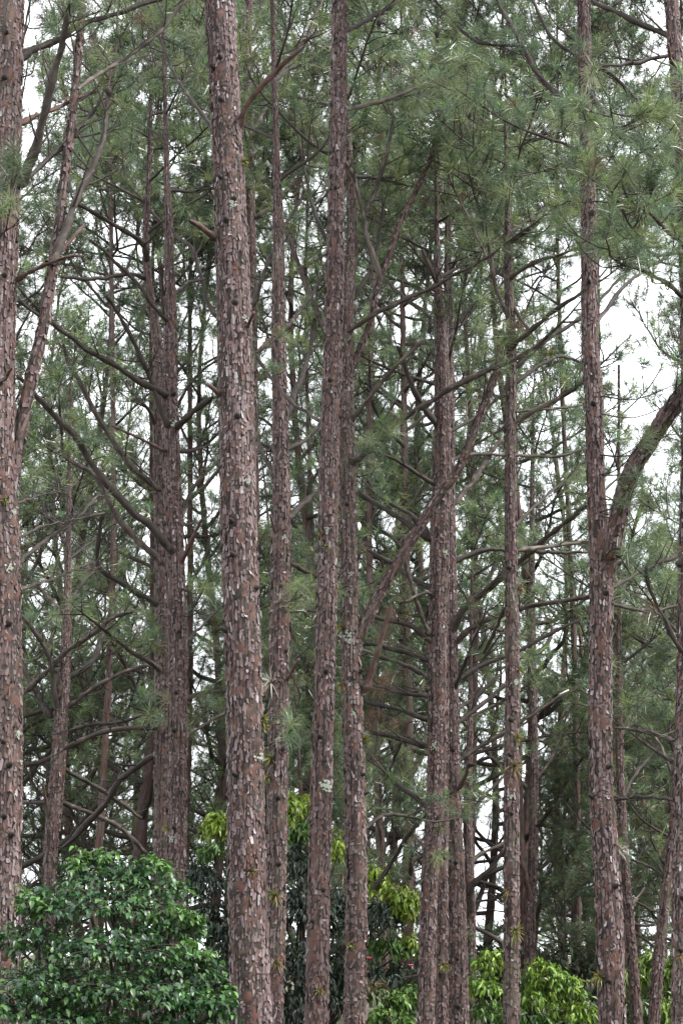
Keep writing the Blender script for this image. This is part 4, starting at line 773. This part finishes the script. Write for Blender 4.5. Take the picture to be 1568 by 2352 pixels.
G2 = {0: [(.020, .036, .024), (.016, .030, .022), (.026, .046, .024)], 1: [(.18, .27, .028), (.14, .23, .026), (.21, .27, .035)], 2: [(.05, .11, .022), (.07, .14, .024)]}
shrub('broadleaf_tree', 'small dark-leaved tree with hanging yellow-green young leaves between the thickest pine and the close trio', (at(700, 2300, 30)[0], 30.5, 0),
 [(470, 2030, 30, .42, .42, 60, 0), (480, 2140, 30, .45, .5, 70, 0), (470, 2260, 30, .5, .5, 60, 0), (500, 1905, 30, .24, .32, 44, 1), (490, 1960, 29.8, .24, .22, 20, 2), (690, 1990, 30, .45, .5, 70, 0), (680, 2100, 29.8, .5, .5, 80, 0), (690, 2220, 29.6, .5, .5, 80, 0), (690, 2330, 29.6, .5, .5, 70, 0), (770, 2120, 29.8, .35, .6, 60, 0), (770, 2280, 29.8, .35, .6, 60, 0),
  (668, 1870, 29.8, .18, .36, 40, 1), (690, 1920, 29.7, .18, .28, 22, 2), (700, 1850, 30, .16, .22, 12, 1), (775, 1960, 29.8, .12, .34, 16, 1), (860, 2030, 29.8, .24, .32, 44, 1), (880, 2110, 29.7, .34, .28, 30, 0), (925, 2090, 29.8, .30, .42, 60, 1), (900, 2180, 29.8, .4, .25, 30, 2), (870, 2240, 29.8, .4, .2, 26, 0), (940, 2180, 29.8, .2, .28, 26, 1), (600, 2100, 30.4, .5, .8, 60, 0), (600, 2300, 30.4, .5, .5, 50, 0), (560, 2200, 30.4, .5, .8, 50, 0)],
 .125, .042, G2, .55, 260, 10)
G3 = {0: [(.15, .25, .024), (.12, .22, .024), (.19, .27, .03), (.08, .17, .024)], 1: [(.06, .13, .024), (.045, .10, .028), (.09, .18, .024)]}
shrub('leafy_shrub', 'bright yellow-green shrub with drooping leaves at the foot of the dark mossy pine', (at(1210, 2350, 30)[0], 30.5, 0),
 [(1120, 2210, 30, .30, .22, 34, 0), (1110, 2270, 29.8, .32, .25, 40, 0), (1120, 2330, 29.8, .34, .25, 40, 1), (1200, 2280, 30.2, .4, .3, 40, 1), (1240, 2230, 30, .30, .20, 34, 0), (1270, 2250, 29.9, .30, .22, 34, 0), (1310, 2270, 29.8, .26, .22, 30, 0), (1240, 2300, 29.7, .4, .25, 44, 0), (1310, 2330, 29.7, .34, .2, 34, 0), (1200, 2340, 29.7, .4, .22, 44, 1), (1350, 2330, 29.7, .22, .24, 26, 0), (1260, 2380, 29.7, .5, .25, 44, 1), (1110, 2390, 29.7, .5, .25, 44, 0), (1350, 2400, 29.7, .4, .25, 30, 0), (1220, 2450, 29.7, .9, .4, 60, 1)],
 .125, .045, G3, .55, 300)
shrub('leafy_shrub', 'upright light green shrub in the lower right corner round the leaning stem', (at(1490, 2350, 31)[0], 31, 0),
 [(1450, 2260, 31, .18, .32, 26, 0), (1490, 2230, 31, .2, .36, 26, 0), (1535, 2250, 31, .18, .34, 26, 0), (1470, 2330, 30.8, .3, .3, 40, 1), (1520, 2330, 30.8, .3, .3, 40, 0), (1490, 2400, 30.8, .5, .3, 44, 1)],
 .17, .045, {0: [(.13, .22, .03), (.10, .18, .03), (.16, .24, .04)], 1: [(.06, .11, .03), (.05, .09, .028)]}, .6, 140)
r_ = shrub('leafy_shrub', 'green bush with pink blooms between the grey-green pine and the close trio, at the bottom', (at(905, 2350, 28)[0], 29, 0),
 [(870, 2290, 28.8, .3, .16, 34, 1), (920, 2300, 28.8, .3, .18, 36, 0), (950, 2280, 28.8, .14, .14, 16, 0), (890, 2340, 28.6, .4, .2, 50, 0), (930, 2380, 28.6, .5, .2, 40, 1), (860, 2270, 28.9, .2, .1, 14, 2)],
 .11, .05, {0: [(.09, .19, .03), (.13, .24, .03), (.07, .14, .03)], 1: [(.08, .12, .04), (.10, .13, .05)], 2: [(.15, .12, .05)]}, .5, 120)
mp_, Nn_, Kk_, Bb_ = mat('pink_petals'); Bb_.inputs['Base Color'].default_value = (.75, .12, .25, 1); Bb_.inputs['Roughness'].default_value = .6
for x, y in [(944, 2220), (848, 2203)]:
    a = Acc(); c = at(x, y, 28.4)
    for k in range(12):
        an = k * 2.4; d = nrm(np.array([math.cos(an), math.sin(an), .5 + .4 * rng.random()])); s2 = np.cross(d, UP) * .022
        a.add([c, c + d * .03 + s2, c + d * .055, c + d * .03 - s2], None, [[0, 1, 2, 3]])
    a.build('flower', mp_, r_)
    a = Acc(); a.tubes(spline(np.array([at(x + 6, 2300, 28.7), (at(x + 4, 2260, 28.5)), c]), 6), .006, 4, (.3, .5, .4)); a.build('flower_stalk', M_WOOD, r_)
G4 = {0: [(.030, .050, .022), (.040, .066, .022), (.025, .04, .02)]}
c0 = at(170, 2240, 36)
KU = shrub('undergrowth_shrub', 'low dull green undergrowth shrub between the farther trunks', (c0[0], 36, 0), [(170, 2240, 36, 1.0, .55, 70, 0), (145, 2300, 35.6, .9, .5, 60, 0), (200, 2310, 35.6, .9, .5, 60, 0)], .15, .06, G4, .5, 0, 6, 'undergrowth shrubs between the farther trunks', False)
for px, Y in [(30, 33), (300, 38), (430, 34), (560, 42), (1010, 38), (1080, 41), (1180, 44), (1290, 39), (1400, 45), (1480, 41), (1560, 36), (820, 40), (930, 44)]:
    o = KU.copy(); S.collection.objects.link(o)
    for ch in list(KU.children): c = ch.copy(); S.collection.objects.link(c); c.parent = o
    o.location = (at(px, 2240, Y)[0], Y, 0); o.rotation_euler = (0, 0, rng.uniform(0, 6.28)); s_ = Y / 36 * rng.uniform(.8, 1.15); o.scale = (s_, s_, s_)

# ------------------------------------------------------------------ the wood beyond, one mass
a = Acc(); tf = Tufts()
for k in range(1500):
    x = rng.uniform(-60, 60); y = rng.uniform(100, 150); tf.add(np.array([x, y, rng.random() ** 1.3 * (4.0 + 1.2 * math.sin(x * .5) + math.sin(x * .21 + 1))]), nrm(np.array([rng.normal() * .4, rng.normal() * .4, 1])), 1.0)
tf.fill(a, 26, .06, .4, bend=False); a.build('far_wood', M_NEEDLE, None, False, 'stuff')
print('TRIS', sum(len(o.data.loops) - 2 * len(o.data.polygons) for o in bpy.data.objects if o.type == 'MESH'), 'OBJ', len(bpy.data.objects))
